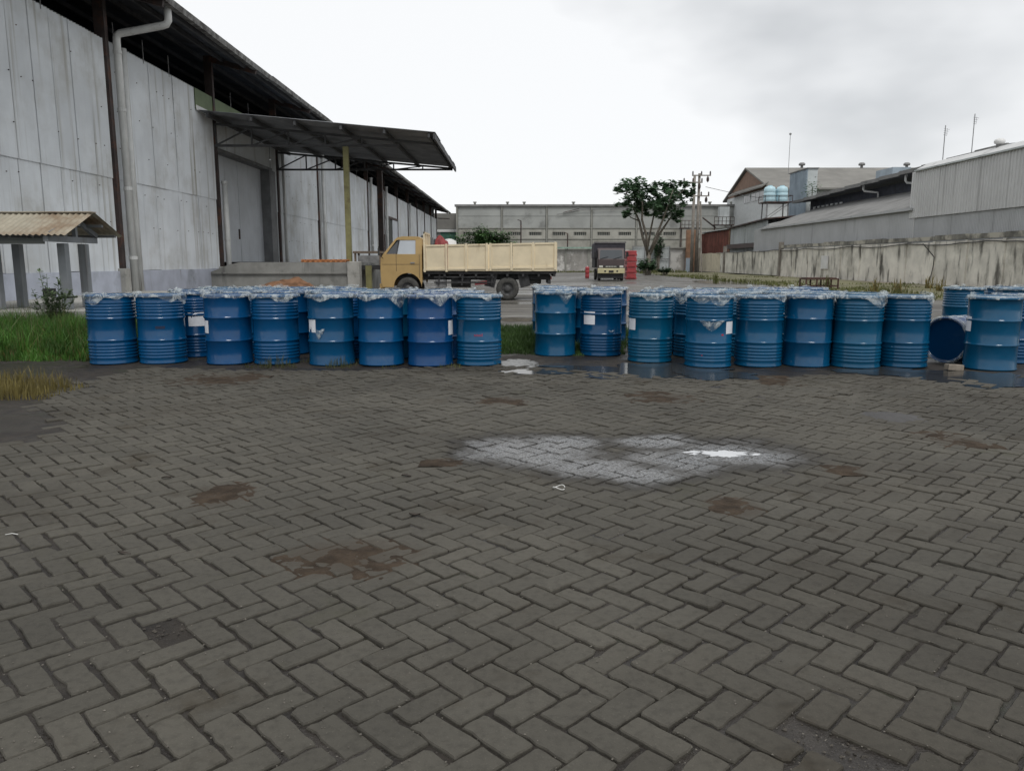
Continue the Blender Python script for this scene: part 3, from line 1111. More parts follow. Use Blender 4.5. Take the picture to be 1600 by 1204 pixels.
def cz(x): return C_ZI + (x - C_XI) * (C_ZO - C_ZI) / (C_XO - C_XI)


for x in (-10.6, -9.1, -7.6, -6.0, -4.5, -2.95):
    MB().box(x - .04, x + .04, C_Y0 + .05, C_Y1 - .05, cz(x) - .17, cz(x) - .03).build('purlin', M['canopy_steel'], cp)
for y in (29.05, 36.5):
    q = MB()
    x1 = -2.85 if y > 30 else -4.2
    q.beam((-10.9, y, 5.47), (x1, y, 5.47), .08)
    q.beam((-10.9, y, cz(-10.9) - .2), (-2.85, y, cz(-2.85) - .2 + (.02)), .08)
    xs = [-10.9 + i * 1.34 for i in range(7)]
    for i, x in enumerate(xs):
        if x < x1 - .2:
            q.beam((x + (.0 if i else .06), y, 5.47), (x, y, cz(x) - .2), .055)
            if cz(x + 1.34) - .2 > 5.51 and x + 1.34 < x1: q.beam((x, y, 5.47), (x + 1.34, y, cz(x + 1.34) - .2), .05)
    q.build('truss', M['canopy_steel'], cp)
MB().box(-2.80, -2.74, C_Y0, C_Y1, cz(-2.77) - .20, cz(-2.77) - .02).build('canopy_fascia', M['canopy_steel'], cp)
MB().beam((-2.85, 36.5, 5.47), (-2.85, 36.5, 5.70), .06).build('truss_end', M['canopy_steel'], cp)
MB().box(-6.24, -6.05, 28.95, 29.15, 1.28, 5.43).build('post', M['yellow_post'], cp, bevel=.01)
MB().box(-6.32, -6.08, 36.38, 36.62, 1.2, 5.43).build('post', M['dark_steel'], cp, bevel=.01)

# ------------------------------------------------------------------ loading dock
dk = thing('loading_dock', 'grey concrete loading dock with mouldy top edge in front of the warehouse doors', 'dock', (-8.2, 28.2, 0))
xs = [-10.85, -10.2, -8.0, -6.05]
q = MB()
prof = [(-10.95, 0), (-5.95, 0), (-5.95, 1.27), (-9.9, 1.27), (-10.3, 1.18), (-10.95, .92)]
q.prism(prof, 28.0, 37.5)
q.build('dock_body', M['concrete'], dk)
MB().box(-10.9, -5.97, 27.93, 27.998, .86, .92).build('ledge', M['concrete'], dk)
MB().box(-5.99, -5.55, 27.86, 28.3, 0, 1.30).build('corner_pillar', M['pale_concrete'], dk, bevel=.02)
MB().box(-5.45, -5.25, 28.5, 28.7, 0, 1.15).build('dock_leg', M['yellow_post'], dk)
MB().box(-5.94, -4.6, 28.9, 33.0, 1.0, 1.15).build('dock_plate', M['chassis'], dk)
# pallet of orange strips and the weathered crates on the dock
pl = thing('slatted_pallet', 'orange slatted pallet lying on the concrete loading dock', 'pallet', (-7.0, 28.6, 1.27))
MB().box(-7.72, -6.12, 28.2, 28.28, 1.272, 1.33).build('bearer', M['orange_wood'], pl)
MB().box(-7.72, -6.12, 28.85, 28.93, 1.272, 1.33).build('bearer', M['orange_wood'], pl)
for i in range(9):
    x = -7.70 + i * .185
    MB().box(x, x + .10, 28.15, 28.98, 1.332, 1.375).build('slat', M['orange_wood'], pl)
bn = thing('work_bench', 'weathered grey wooden bench standing on the dock beside the yellow post', 'bench', (-5.7, 29.4, 1.15))
MB().box(-6.02, -4.95, 29.1, 29.9, 1.60, 1.68).build('bench_top', M['wood'], bn)
for x in (-5.98, -5.05):
    for y in (29.14, 29.8): MB().box(x, x + .07, y, y + .07, 1.152, 1.60).build('leg', M['wood'], bn)
MB().box(-5.85, -5.05, 29.14, 29.18, 1.25, 1.52).build('side_board', M['grey_metal'], bn)
# soil heap in front of the dock
q = MB()
N = 30
for j in range(N + 1):
    for i in range(N + 1):
        u, v = 2 * i / N - 1, 2 * j / N - 1
        x, y = -7.55 + u * 1.9, 25.2 + v * 1.2
        d = sqrt(u * u + v * v)
        h = .72 * max(0, 1 - d ** 1.6) * (1 + .5 * mnoise.noise((x * 1.2, y * 1.2, 4))) + .10 * mnoise.noise((x * 4, y * 4, 1)) - .03
        q.v.append((x, y, h if d < .98 else -.05))
for j in range(N):
    for i in range(N):
        a = j * (N + 1) + i
        q.f.append((a, a + 1, a + N + 2, a + N + 1))
tag(q.build('soil_heap', M['heap'], smooth=True, kind='stuff'))

# ------------------------------------------------------------------ small roofed shelter at the far left
pf = tag(MB().box(-10.94, -7.45, 13.05, 22.4, -.05, .46).build('concrete_platform', M['pale_concrete']), kind='structure')
sh = thing('shelter', 'low open shelter with rust stained corrugated gable roof beside the white warehouse wall', 'shelter', (-9.2, 13.9, .46))
SX1, SX0 = -7.6, -10.85
for (ya, za, yb, zb) in ((13.19, 1.75, 14.14, 2.17), (15.13, 1.77, 14.16, 2.175)):
    dvv = Vector((0, yb - ya, zb - za))
    nsh = 4
    wsh = (SX1 - SX0) / nsh
    for i in range(nsh):
        o_ = Vector((SX0 + i * wsh, ya, za))
        q = MB()
        if yb > ya: q.corr(o_, (1, 0, 0), dvv, wsh + .03, dvv.length, .105, .016)
        else: q.corr(o_ + Vector((wsh + .03, 0, 0)), (-1, 0, 0), dvv, wsh + .03, dvv.length, .105, .016)
        q.build('roof_sheet', M['shed_roof'], sh, smooth=True)
MB().prism([(SX0, 2.17), (SX1 + .02, 2.17), (SX1 + .02, 2.19), (SX0, 2.19)], 14.06, 14.24).build('ridge_cap', M['shed_roof'], sh)
for x in (-7.95, -9.17):
    pr = MB()
    pr.beam((x, 13.24, 1.69), (x, 14.82, 1.69), .08, .10)
    pr.beam((x, 13.33, 1.77), (x, 14.14, 2.08), .06, .08).beam((x, 14.16, 2.08), (x, 14.86, 1.77), .06, .08).beam((x, 14.14, 1.72), (x, 14.14, 2.07), .07)
    pr.build('roof_frame', M['shed_post'], sh)
    for y in (13.73, 14.38): MB().box(x - .07, x + .07, y - .07, y + .07, .462, 1.62).build('post', M['shed_post'], sh, bevel=.008)
for (y, z) in ((13.33, 1.785), (13.75, 1.965), (14.52, 1.975), (14.96, 1.80)): MB().box(SX0, SX1 - .04, y - .03, y + .03, z - .05, z).build('purlin', M['shed_dark'], sh)
MB().box(SX0, -8.0, 13.26, 13.30, 1.60, 1.70).build('shaded_eave_board', M['dark_void'], sh)  # board darkened to paint the shade under the eave
wt = thing('water_tap', 'black water tap on a short standpipe beside the shelter post', 'tap', (-7.72, 12.95, 0))
MB().box(-7.90, -7.72, 12.93, 13.03, .72, .86).build('valve', M['black'], wt, bevel=.01)
MB().tube([(-7.81, 12.98, 0), (-7.81, 12.98, .72)], .07, 10).build('standpipe', M['pale_concrete'], wt)
MB().tube([(-7.72, 12.98, .70), (-7.35, 12.98, .72)], .018, 8).tube([(-7.74, 12.98, .56), (-7.68, 12.98, .56), (-7.55, 12.98, .1)], .02, 8).build('pipe', M['black'], wt, smooth=True)

# tall weed in front of the platform
wd = thing('weed_plant', 'tall green weed growing out of the grass before the shelter', 'plant', (-7.55, 12.6, 0))
r = random.Random(5)
st_, lf = MB(), MB()
for k in range(17):
    a, l = r.uniform(0, 2 * pi), r.uniform(.05, .34)
    h = r.uniform(.55, 1.0) if k else 1.22
    if k < 4: h = 1.18 - k * .05; l *= .4
    p0 = Vector((-7.55 + r.gauss(0, .06), 12.6 + r.gauss(0, .06), -.02))
    pts = [p0, p0 + Vector((cos(a) * l * .3, sin(a) * l * .3, h * .5)), p0 + Vector((cos(a) * l, sin(a) * l, h))]
    st_.tube(pts, [.009, .007, .003], 5)
    for j in range(90):
        u = r.uniform(.25, 1)
        p = pts[0].lerp(pts[1], u * 2) if u < .5 else pts[1].lerp(pts[2], u * 2 - 1)
        b = r.uniform(0, 2 * pi)
        d = Vector((cos(b), sin(b), r.uniform(-.2, .6))).normalized()
        L = r.uniform(.05, .10)
        s = d.cross(Vector((0, 0, 1))).normalized() * L * .22
        q0 = p + d * .02
        lf.add([p, q0 + d * L * .4 + s, p + d * (L + .02), q0 + d * L * .4 - s], [(0, 1, 2, 3)])
st_.build('stem', M['weed'], wd)
lf.build('foliage', M['weed'], wd)

# ================================================================== FAR BUILDINGS
FY = 118.0
fb = thing('concrete_factory', 'long grey concrete factory building with ventilation slots across the far end of the yard', 'building', (15, FY, 0))
fx0, fx1, fzt = -8.7, 48.0, 9.70
bay = 6.75
MB().box(fx0, fx1, FY + .15, FY + .5, 0, fzt - .35).build('rear_wall', M['dark_void'], fb)
rows = [(0, 3.0), (3.05, 4.55), (4.6, 6.15), (6.2, 7.95), (8.0, 9.32)]
nb = 8
pm = {}
for i in range(nb):
    xa = fx0 + .3 + i * bay
    xb = min(xa + bay - .35, fx1)
    for j, (za, zb) in enumerate(rows):
        if j == 2:
            # row with two ventilation slots per bay: pieces between the slots
            for (a, b, c, d) in ((xa, xb, za, za + .55), (xa, xb, za + 1.05, zb), (xa, xa + .7, za + .55, za + 1.05), (xa + 2.6, xa + 3.9, za + .55, za + 1.05), (xa + 5.8, xb, za + .55, za + 1.05)):
                if b > a: MB().box(a, b, FY, FY + .15, c, d).build('wall_panel', M['far_wall'], fb)
            for xo in (.7, 3.9):
                v_ = MB()
                for s in range(6): v_.box(xa + xo + .05 + s * .32, xa + xo + .13 + s * .32, FY + .04, FY + .12, za + .55, za + 1.05)
                v_.build('vent_grille', M['far_trim'], fb)
        else:
            MB().box(xa, xb, FY + rnd.uniform(-.02, .02), FY + .15, za, zb).build('wall_panel', M['far_wall'] if j < 3 else M['far_wall_grey'], fb)
    MB().box(xa - .30, xa - .05, FY - .14, FY + .14, 0, fzt - .02).build('pilaster', M['far_trim'], fb)
for z in (9.32, 6.15 + .01, 4.56):
    MB().box(fx0, fx1, FY - .10, FY - .03, z, z + .10).build('string_course', M['far_trim'], fb)
MB().box(fx0 - .2, fx1 + .2, FY - .25, FY + .6, fzt - .32, fzt).build('roof_edge', M['grey_roof'], fb)
MB().prism([(fx0, fzt - .3), (fx1, fzt - .3), (fx1, fzt - .02), (fx0, fzt - .02)], FY + .6, FY + 30).build('roof', M['grey_roof'], fb)
for px in (742, 793, 819, 896, 1109, 1143):
    x = P(px, 318, FY + 1.5)[0]
    MB().box(x - .15, x + .15, FY + 1.35, FY + 1.65, fzt - .1, fzt + .35).box(x - .25, x + .25, FY + 1.25, FY + 1.75, fzt + .352, fzt + .5).build('roof_vent', M['far_trim'], fb)
MB().beam((P(880, 332, FY - .2)), (P(905, 326, FY - .2)), .08).build('cable_bracket', M['dark_steel'], fb)
MB().tube([P(870, 335, FY - .3), P(905, 328, FY - .3), P(960, 326, FY - .3), P(1060, 328, FY - .3)], .05, 6).build('conduit', M['grey_metal'], fb)
for px, pz in ((814, 345), (887, 365)):
    a, b = P(px, pz, FY - 4), P(px, 412, FY - 4)
    tag(MB().tube([(a[0], a[1], 0), a], .09, 8).tube([(a[0], a[1], a[2]), (a[0] - .5, a[1], a[2] + .15)], .06, 6).build('lamp_post', M['dark_steel']),
        'thin dark lamp post before the factory, ' + ('above the truck bed' if px < 850 else 'left of the dark truck'), 'lamp post', 'lamp posts before the factory')
# small annex with green shutter at the end of the warehouse
an = thing('annex', 'small grey roofed annex with a green shutter at the end of the warehouse', 'building', (-10.5, 121, 0))
MB().box(-14, -8.9, 121, 127, 0, 6.2).build('wall', M['far_wall_grey'], an)
MB().prism([(-14, 6.25), (-8.95, 6.25), (-8.95, 8.6), (-14, 8.6)], 121.2, 126).build('roof', M['far_roof'], an)
MB().box(-11.3, -9.0, 120.9, 120.99, 0, 5.7).build('shutter', mat('green_shutter', (.05, .14, .10), .6), an)
MB().box(-13, -8.9, 120.7, 120.99, 5.75, 6.1).build('lintel', M['white'], an)
# low peeling wall in front of the factory
lw = thing('yard_wall', 'low grey yard wall with peeling white paint behind the dark truck', 'wall', (5, 98, 0))
lx0 = P(560, 400, 98)[0]
lx1 = P(985, 400, 98)[0]
x = -10.9
while x < lx1 - .5:
    e = min(x + 2.9, lx1)
    MB().box(x, e - .02, 98, 98.18, 0, 2.72 + rnd.uniform(-.03, .03)).build('wall_panel', M['far_low_wall'], lw)
    MB().box(e - .12, e + .12, 97.93, 98.25, 0, 2.82).build('pier', M['far_trim'], lw)
    x += 2.9 if e < lx1 else 99
MB().box(P(868, 400, 98)[0], P(925, 400, 98)[0], 97.6, 98.4, 2.86, 3.05).build('green_sheet', mat('pale_green_sheet', (.25, .36, .30), .7), lw)
# white corrugated gate
wg = thing('corrugated_fence', 'pale corrugated sheet fence on steel rails behind the tree', 'fence', (16, 95, 0))
gx0, gx1 = P(988, 400, 95)[0], P(1046, 400, 95)[0]
nsh = 6
ws_ = (gx1 - gx0) / nsh
gm = MB().corr((0, 0, 0), (1, 0, 0), (0, 0, 1), ws_ + .02, 1.45, .2, .02, True).mesh('fence_sheet', M['white_sheet'])
for i in range(nsh):
    for j in (0, 1):
        inst(gm, 'fence_sheet', wg, (gx0 + i * ws_ - 16, rnd.uniform(-.02, .02), .1 + j * 1.48))
for i in range(4):
    x = gx0 + i * (gx1 - gx0) / 3
    MB().box(x - .05, x + .05, 94.85, 94.94, 0, 3.15).build('fence_post', M['grey_metal'], wg)
for z in (.2, 1.55, 3.05): MB().box(gx0, gx1, 94.80, 94.85, z, z + .08).build('rail', M['grey_metal'], wg)
# shack wall right of the fence and blue door
sk = thing('brown_hut', 'small plywood and concrete hut at the end of the boundary wall', 'hut', (21, 99, 0))
MB().box(P(1048, 400, 99)[0], P(1078, 400, 99)[0], 99, 103, 0, 2.9).build('wall', M['far_low_wall'], sk)
MB().box(P(1047, 400, 99)[0] - .2, P(1078, 400, 99)[0] + .1, 98.7, 103.2, 2.9, 3.05).build('roof', M['far_trim'], sk)
pa = P(1073, 400, 98)[0]
MB().box(pa, pa + 1.4, 98.2, 98.9, 0, 5.2).build('plywood_wall', M['ply'], sk)
MB().box(P(1072, 400, 97.5)[0], P(1083, 400, 97.5)[0], 97.5, 97.6, 0, 1.7).build('blue_door', M['blue_sheet'], sk)

# gabled factory office
XG = 33.0


def gp(px, py, X=XG): return PX(px, py, X)


gb = thing('gabled_building', 'tall gabled factory building with brown gable panel and white upper storey', 'building', (XG, 108, 0))
ya, zr = 112.1, 14.34
yn, zn = 101.9, 10.9
yf = 2 * ya - yn
MB().prism([(XG, 0), (XG + 60, 0), (XG + 60, 10.7), (XG, 10.7)], yn + .3, yf - .3).build('wall', M['far_white'], gb)
q = MB()
q.add([(XG, yn + .2, 10.72), (XG, yf - .2, 10.72), (XG, ya, zr - .4), (XG + .2, yn + .2, 10.72), (XG + .2, yf - .2, 10.72), (XG + .2, ya, zr - .4)], [(0, 2, 1), (3, 4, 5), (0, 1, 4, 3), (1, 2, 5, 4), (2, 0, 3, 5)])
q.build('gable_panel', M['gable_wood'], gb)
for (y1, s) in ((yn - 1.0, 1), (yf + 1.0, -1)):
    zz = zr - (abs(y1 - ya)) * (zr - zn) / (ya - yn)
    MB().add([(XG - .35, y1, zz), (XG + 60, y1, zz), (XG + 60, ya, zr), (XG - .35, ya, zr), (XG - .35, y1, zz - .22), (XG + 60, y1, zz - .22), (XG + 60, ya, zr - .22), (XG - .35, ya, zr - .22)],
             [(0, 1, 2, 3), (7, 6, 5, 4), (0, 4, 5, 1), (1, 5, 6, 2), (3, 2, 6, 7), (0, 3, 7, 4)]).build('roof', M['far_roof'], gb)
MB().prism([(XG - .9, 10.75), (XG - .02, 11.35), (XG - .02, 11.5), (XG - .9, 10.95)], yn + .5, yf - 4).build('awning_roof', M['far_roof'], gb)
for i, (a, b) in enumerate(((.06, .40), (.44, .62))):
    yy0, yy1 = yn + 1.0 + a * 16, yn + 1.0 + b * 16
    w_ = MB().box(XG - .06, XG - .01, yy0, yy1, 9.4, 10.5).build('window', M['far_white'], gb)
    for s in range(3):
        l_ = (yy1 - yy0) / 3
        MB().box(XG - .09, XG - .065, yy0 + s * l_ + .06, yy0 + (s + 1) * l_ - .06, 9.46, 10.44).build('pane', M['glass'], w_)
for px in (1270, 1367, 1440):
    p = P(px, 260, 108)
    MB().lathe([(.18, zr - .1), (.18, zr + .25), (.42, zr + .3), (.46, zr + .5), (.3, zr + .68), (0.02, zr + .72)], 14, (p[0], ya, 0)).build('roof_vent', M['grey_metal'], gb, smooth=True)
# blue-grey clad tower next to the tanks
bt = thing('clad_tower', 'blue grey corrugated tower block standing behind the water tanks', 'building', (29.5, 80, 0))
for y in range(5):
    MB().corr((29, 83.3 - y, 3), (0, -1, 0), (0, 0, 1), 1.0, 7.3, .25, .03, True).build('wall_sheet', M['blue_sheet'], bt)
MB().box(29.04, 30.0, 78.3, 83.3, 3, 10.3).build('wall', M['white_sheet'], bt)
MB().box(28.9, 30.1, 78.2, 83.4, 10.32, 10.42).build('roof', M['grey_roof'], bt)

# second building with dark deep eave
b2 = thing('eaved_factory', 'low factory with a long dark deep eave behind the grey fibre roof on the right', 'building', (28.6, 65, 0))
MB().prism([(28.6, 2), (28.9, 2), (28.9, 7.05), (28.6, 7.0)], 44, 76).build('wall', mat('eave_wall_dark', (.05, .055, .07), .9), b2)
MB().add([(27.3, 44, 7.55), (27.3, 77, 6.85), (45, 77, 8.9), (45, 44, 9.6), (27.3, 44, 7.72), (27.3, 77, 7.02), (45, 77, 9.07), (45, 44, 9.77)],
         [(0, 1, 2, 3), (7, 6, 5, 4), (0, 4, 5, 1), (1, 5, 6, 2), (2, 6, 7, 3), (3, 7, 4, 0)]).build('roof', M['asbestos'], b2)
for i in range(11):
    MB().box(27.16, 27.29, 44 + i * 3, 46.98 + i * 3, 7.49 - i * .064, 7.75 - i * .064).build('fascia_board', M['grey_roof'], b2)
for (y0_, y1_) in ((55.4, 57.5), (62, 65)):
    MB().tube([(27.5, y0_ + .2, 7.45), (27.5, y0_ + .2, 6.9), (27.6, y0_ + .2, 6.75), (28.4, y0_ - .4, 6.6), (28.45, y0_ - .4, 5.8)], .09, 8).build('downpipe', M['pvc'], b2, smooth=True)
for i in range(7):
    y = 68.5 + i * 1.0
    MB().box(28.5, 28.58, y, y + .5, 4.6, 6.4).build('window', M['far_white'], b2)
MB().box(42, 44, 88, 92, 7, 11.6).build('vent_housing', M['blue_sheet'], b2)
# grey building along the boundary wall: low part with fibre roof, tall part clad in ribbed sheets
XR = 23.2
rb = thing('grey_factory', 'grey factory clad in tall ribbed metal sheets behind the stained boundary wall', 'building', (XR, 45, 0))
YC = 45.6
y = 14.2
rs = MB().corr((0, 0, 0), (0, -1, 0), (0, 0, 1), 1.02, 2.62, .26, .02, True).mesh('ribbed_sheet', M['grey_sheet'])
rs2 = MB().corr((0, 0, 0), (0, -1, 0), (0, 0, 1), 1.02, 1.7, .13, .010, True).mesh('lower_sheet', M['grey_sheet_low'])
while y < YC - .1:
    inst(rs, 'ribbed_sheet', rb, (rnd.uniform(-.015, .0), y + 1 - 45, 3.78))
    inst(rs2, 'lower_sheet', rb, (.09 + rnd.uniform(-.01, .0), y + 1 - 45, 2.25))
    y += 1.0
MB().box(XR + .03, XR + .2, YC, YC + .06, 2.2, 6.44).build('corner_trim', M['grey_sheet'], rb)
MB().box(XR + .25, XR + 16, YC - .3, YC, 2.2, 6.4).build('end_wall', M['grey_sheet'], rb)
MB().add([(XR - .12, 12, 6.46), (XR - .12, YC + .1, 6.46), (XR + .6, YC + .1, 6.86), (XR + .6, 12, 6.86), (XR + 17, YC + .1, 8.0), (XR + 17, 12, 8.0)], [(0, 1, 2, 3), (3, 2, 4, 5)]).build('roof', M['grey_sheet'], rb)
MB().box(XR - .15, XR + .0, 12, YC + .1, 6.40, 6.48).build('fascia', M['white_sheet'], rb)
y = YC + .1
ls = MB().corr((0, 0, 0), (0, -1, 0), (0, 0, 1), 2.02, 2.05, .2, .012).mesh('wall_sheet', M['grey_sheet_low'])
while y < 74:
    inst(ls, 'wall_sheet', rb, (.05 + rnd.uniform(-.015, .0), y + 2 - 45, 2.25))
    y += 2.0
for i in range(7):
    ya_ = YC + .1 + i * 4
    q = MB()
    d = Vector((5.5, 0, 1.95))
    q.corr((XR - .10, ya_, 4.32), (0, 1, 0), d * 1, 4.03, d.length, .19, .02)
    q.build('roof_sheet', M['grey_roof'], rb, smooth=True)
    MB().box(XR - .2, XR - .06, ya_, ya_ + 3.98, 4.22, 4.36).build('gutter', M['grey_sheet_low'], rb)
tv = thing('turbine_vent', 'round metal turbine vent on the roof edge of the ribbed grey factory', 'roof vent', (23.85, 39.2, 6.9))
MB().lathe([(.14, 6.6), (.14, 6.97), (.16, 6.98)], 16, (23.85, 39.2, 0)).build('neck', M['grey_metal'], tv, smooth=True)
MB().lathe([(.15, 6.98), (.22, 7.02), (.245, 7.1), (.22, 7.19), (.12, 7.25), (.01, 7.27)], 20, (23.85, 39.2, 0), fn=lambda r_, z_, a: (r_ * (1 + .03 * cos(20 * a)), z_)).build('turbine', M['white'], tv, smooth=True)
# rusty and pale sheds beyond
rsx = 24.0
rh = thing('rusty_shed', 'shed of rusted red corrugated sheets beside the utility poles', 'shed', (rsx, 92, 0))
for i in range(7):
    MB().corr((rsx + rnd.uniform(-.03, .03), 87.2 + (i + 1) * 1.9, 1.5), (0, -1, 0), (0, 0, 1), 1.92, 3.25 + rnd.uniform(-.06, .06), .22, .03).build('wall_sheet', M['rust_sheet'], rh)
MB().box(rsx + .1, rsx + 4, 87.3, 100.3, 0, 4.6).build('inner_wall', M['dark_void'], rh)
MB().box(rsx - .3, rsx + 4.4, 87.1, 100.7, 4.82, 4.92).build('roof', M['white_sheet'], rh)
MB().box(rsx - .08, rsx + .08, 86.9, 87.15, 0, 4.9).build('corner_post', M['ply'], rh)
ph = thing('pale_shed', 'shed of pale corrugated sheets with sloping dark roof between rusty shed and grey factory', 'shed', (rsx, 80, 0))
for i in range(7):
    y = 74.2 + i * 1.8
    MB().corr((rsx + rnd.uniform(-.02, .02), y + 1.8, 1.9), (0, -1, 0), (0, 0, 1), 1.78, 3.25 - i * .05, .25, .03, True).build('wall_sheet', M['white_sheet'], ph)
MB().add([(rsx - .35, 73.8, 5.32), (rsx - .35, 87, 4.95), (rsx + 3, 87, 5.2), (rsx + 3, 73.8, 5.6), (rsx - .35, 73.8, 5.2), (rsx - .35, 87, 4.83), (rsx + 3, 87, 5.08), (rsx + 3, 73.8, 5.48)],
         [(0, 1, 2, 3), (7, 6, 5, 4), (0, 4, 5, 1), (1, 5, 6, 2), (2, 6, 7, 3), (3, 7, 4, 0)]).build('roof', M['dark_steel'], ph)
MB().box(rsx + .1, rsx + 3, 73.9, 86.8, 0, 4.7).build('inner_wall', M['dark_void'], ph)
MB().box(rsx - .5, rsx - .1, 74.5, 86.5, 2.65, 3.1).build('red_ledge', M['maroon'], ph)

# water tanks on a steel tower
tw = thing('tank_tower', 'dark steel lattice tower carrying two pale blue water tanks', 'tower', (25.2, 76, 0))
TX, TY, TZ = 25.2, 76.0, 6.92
for sx in (-1, 1):
    for sy in (-1, 1): MB().beam((TX + sx * 1.1, TY + sy * .8, 2.5), (TX + sx * 1.0, TY + sy * .7, TZ - .1), .10).build('leg', M['grey_metal'], tw)
q = MB()
for z in (3.6, 5.2):
    for sy in (-1, 1): q.beam((TX - 1.05, TY + sy * .75, z), (TX + 1.05, TY + sy * .75, z), .06).beam((TX - 1.05, TY + sy * .75, z), (TX + 1.05, TY + sy * .75, z + 1.5), .05)
    for sx in (-1, 1): q.beam((TX + sx * 1.05, TY - .75, z), (TX + sx * 1.05, TY + .75, z), .06)
q.build('bracing', M['grey_metal'], tw)
MB().box(TX - 1.3, TX + 1.3, TY - 1, TY + 1, TZ - .1, TZ).build('platform', M['dark_steel'], tw)
q = MB()
for z in (TZ + .55,):
    q.beam((TX - 1.3, TY - 1, z), (TX + 1.3, TY - 1, z), .05).beam((TX - 1.3, TY - 1, z), (TX - 1.3, TY + 1, z), .05).beam((TX + 1.3, TY - 1, z), (TX + 1.3, TY + 1, z), .05)
for (a, b) in ((-1.3, -1), (1.3, -1), (0, -1), (-1.3, 1), (1.3, 1)): q.beam((TX + a, TY + b, TZ), (TX + a, TY + b, TZ + .55), .05)
q.build('railing', M['dark_steel'], tw)
for i, x in enumerate((TX - .58, TX + .60)):
    tk = thing('water_tank', 'pale blue plastic water tank, ' + ('left' if i == 0 else 'right') + ' one of the pair on the steel tower', 'water tank', (x, TY, TZ), 0, 'water tanks on the tower')
    MB().lathe([(.50, TZ + .002), (.545, TZ + .05), (.55, TZ + .4), (.535, TZ + .42), (.55, TZ + .44), (.55, TZ + .85), (.535, TZ + .87), (.55, TZ + .89), (.55, TZ + 1.2), (.45, TZ + 1.4), (.2, TZ + 1.5)], 24, (x, TY, 0),
               close_bot=True, close_top=True).build('body', M['tank'], tk, smooth=True)
    MB().lathe([(.22, TZ + 1.48), (.22, TZ + 1.56), (.02, TZ + 1.58)], 16, (x, TY, 0)).build('lid', M['tank'], tk)
# catwalk with railing on the far factory
cw = thing('steel_catwalk', 'dark steel catwalk with railings above the rusty shed', 'catwalk', (26.5, 108, 0))
for (xa, xb, z) in ((P(1064, 350, 110)[0], P(1095, 350, 110)[0], P(1080, 357, 110)[2]), (P(1116, 350, 106)[0], P(1147, 350, 106)[0], P(1130, 352, 106)[2])):
    yy = 110 if xa < 26 else 106
    MB().box(xa, xb, yy, yy + 1.2, z, z + .12).build('deck', M['dark_steel'], cw)
    q = MB()
    for h in (.55, 1.1): q.beam((xa, yy, z + h), (xb, yy, z + h), .07)
    nn = 5
    for i in range(nn + 1):
        x = xa + (xb - xa) * i / nn
        q.beam((x, yy, z), (x, yy, z + 1.1), .07)
    q.build('railing', M['dark_steel'], cw)
    for x in (xa + .2, xb - .2): MB().beam((x, yy + .6, 0), (x, yy + .6, z), .14).build('leg', M['dark_steel'], cw)
MB().beam(P(1098, 340, 107), P(1118, 356, 107), .5, .1).build('stair', M['dark_steel'], cw)
MB().box(P(1125, 330, 112)[0], P(1140, 330, 112)[0], 112, 113, P(1130, 340, 112)[2] - 1, P(1130, 323, 112)[2]).build('hatch_housing', M['white_sheet'], cw)

# boundary wall on the right
XB = 22.6
bw = thing('boundary_wall', 'long cream boundary wall streaked with black mould on the right', 'wall', (XB, 50, 0))
y = 12.0
while y < 66:
    l = 3.0
    MB().box(XB + rnd.uniform(0, .02), XB + .2, y + .01, y + l - .01, -.1, 2.34 + rnd.uniform(-.03, .03)).build('wall_slab', M['stained_wall'], bw)
    MB().box(XB - .05, XB + .24, y - .10, y + .10, -.1, 2.36).build('pier', M['stained_wall'], bw)
    MB().box(XB - .03, XB + .26, y + .02, y + l - .02, 2.40, 2.66 + rnd.uniform(-.05, .03)).build('coping', M['wall_top'], bw)
    y += l
MB().box(XB - 1.3, XB - .06, 12, 66, -.1, .06).build('gutter_ledge', mat('ledge_concrete', (.24, .20, .15), .9, var=.2, scale=1, dirt=(.14, .12, .09), dscale=.8), bw)
cf = thing('cream_fence', 'cream sheet fence between two posts at the far end of the boundary wall', 'fence', (XB, 80, 0))
y = 66.2
while y < 95:
    MB().box(XB + rnd.uniform(0, .03), XB + .12, y, y + 1.9, .1, 2.2 + rnd.uniform(-.05, .05)).build('fence_panel', M['cream_fence'] if y > 84 else M['stained_wall'], cf)
    y += 1.92
for y in (66.1, 83.6, 95): MB().box(XB - .15, XB + .2, y - .15, y + .15, 0, 2.9).build('post', M['pole_conc'], cf)
tag(MB().box(XB - .10, XB - .02, 55.9, 57.1, .75, 1.7).build('notice_board', M['white'], bevel=.01), 'blank white notice board mounted on the stained boundary wall', 'notice board')
pts = []
for i in range(90):
    y = 20 + i * .75
    pts.append((XB - .10, y, 2.28 - .12 * abs(sin(y * .42)) - .06 * mnoise.noise((y * .7, 0, 2))))
tag(MB().tube(pts, .03, 6).build('wall_cable', M['cable'], smooth=True), 'black cable sagging along the top of the stained boundary wall', 'cable')
pts = [(XB - .1, 42.0 - .25 * sin(i * .3) + 1.0 * max(0, 1 - i / 4), 2.25 - i * .18) for i in range(13)]
tag(MB().tube(pts, .025, 6).build('wall_cable', M['cable'], smooth=True), 'black cable hanging down the stained wall below the grey ribbed sheets', 'cable')
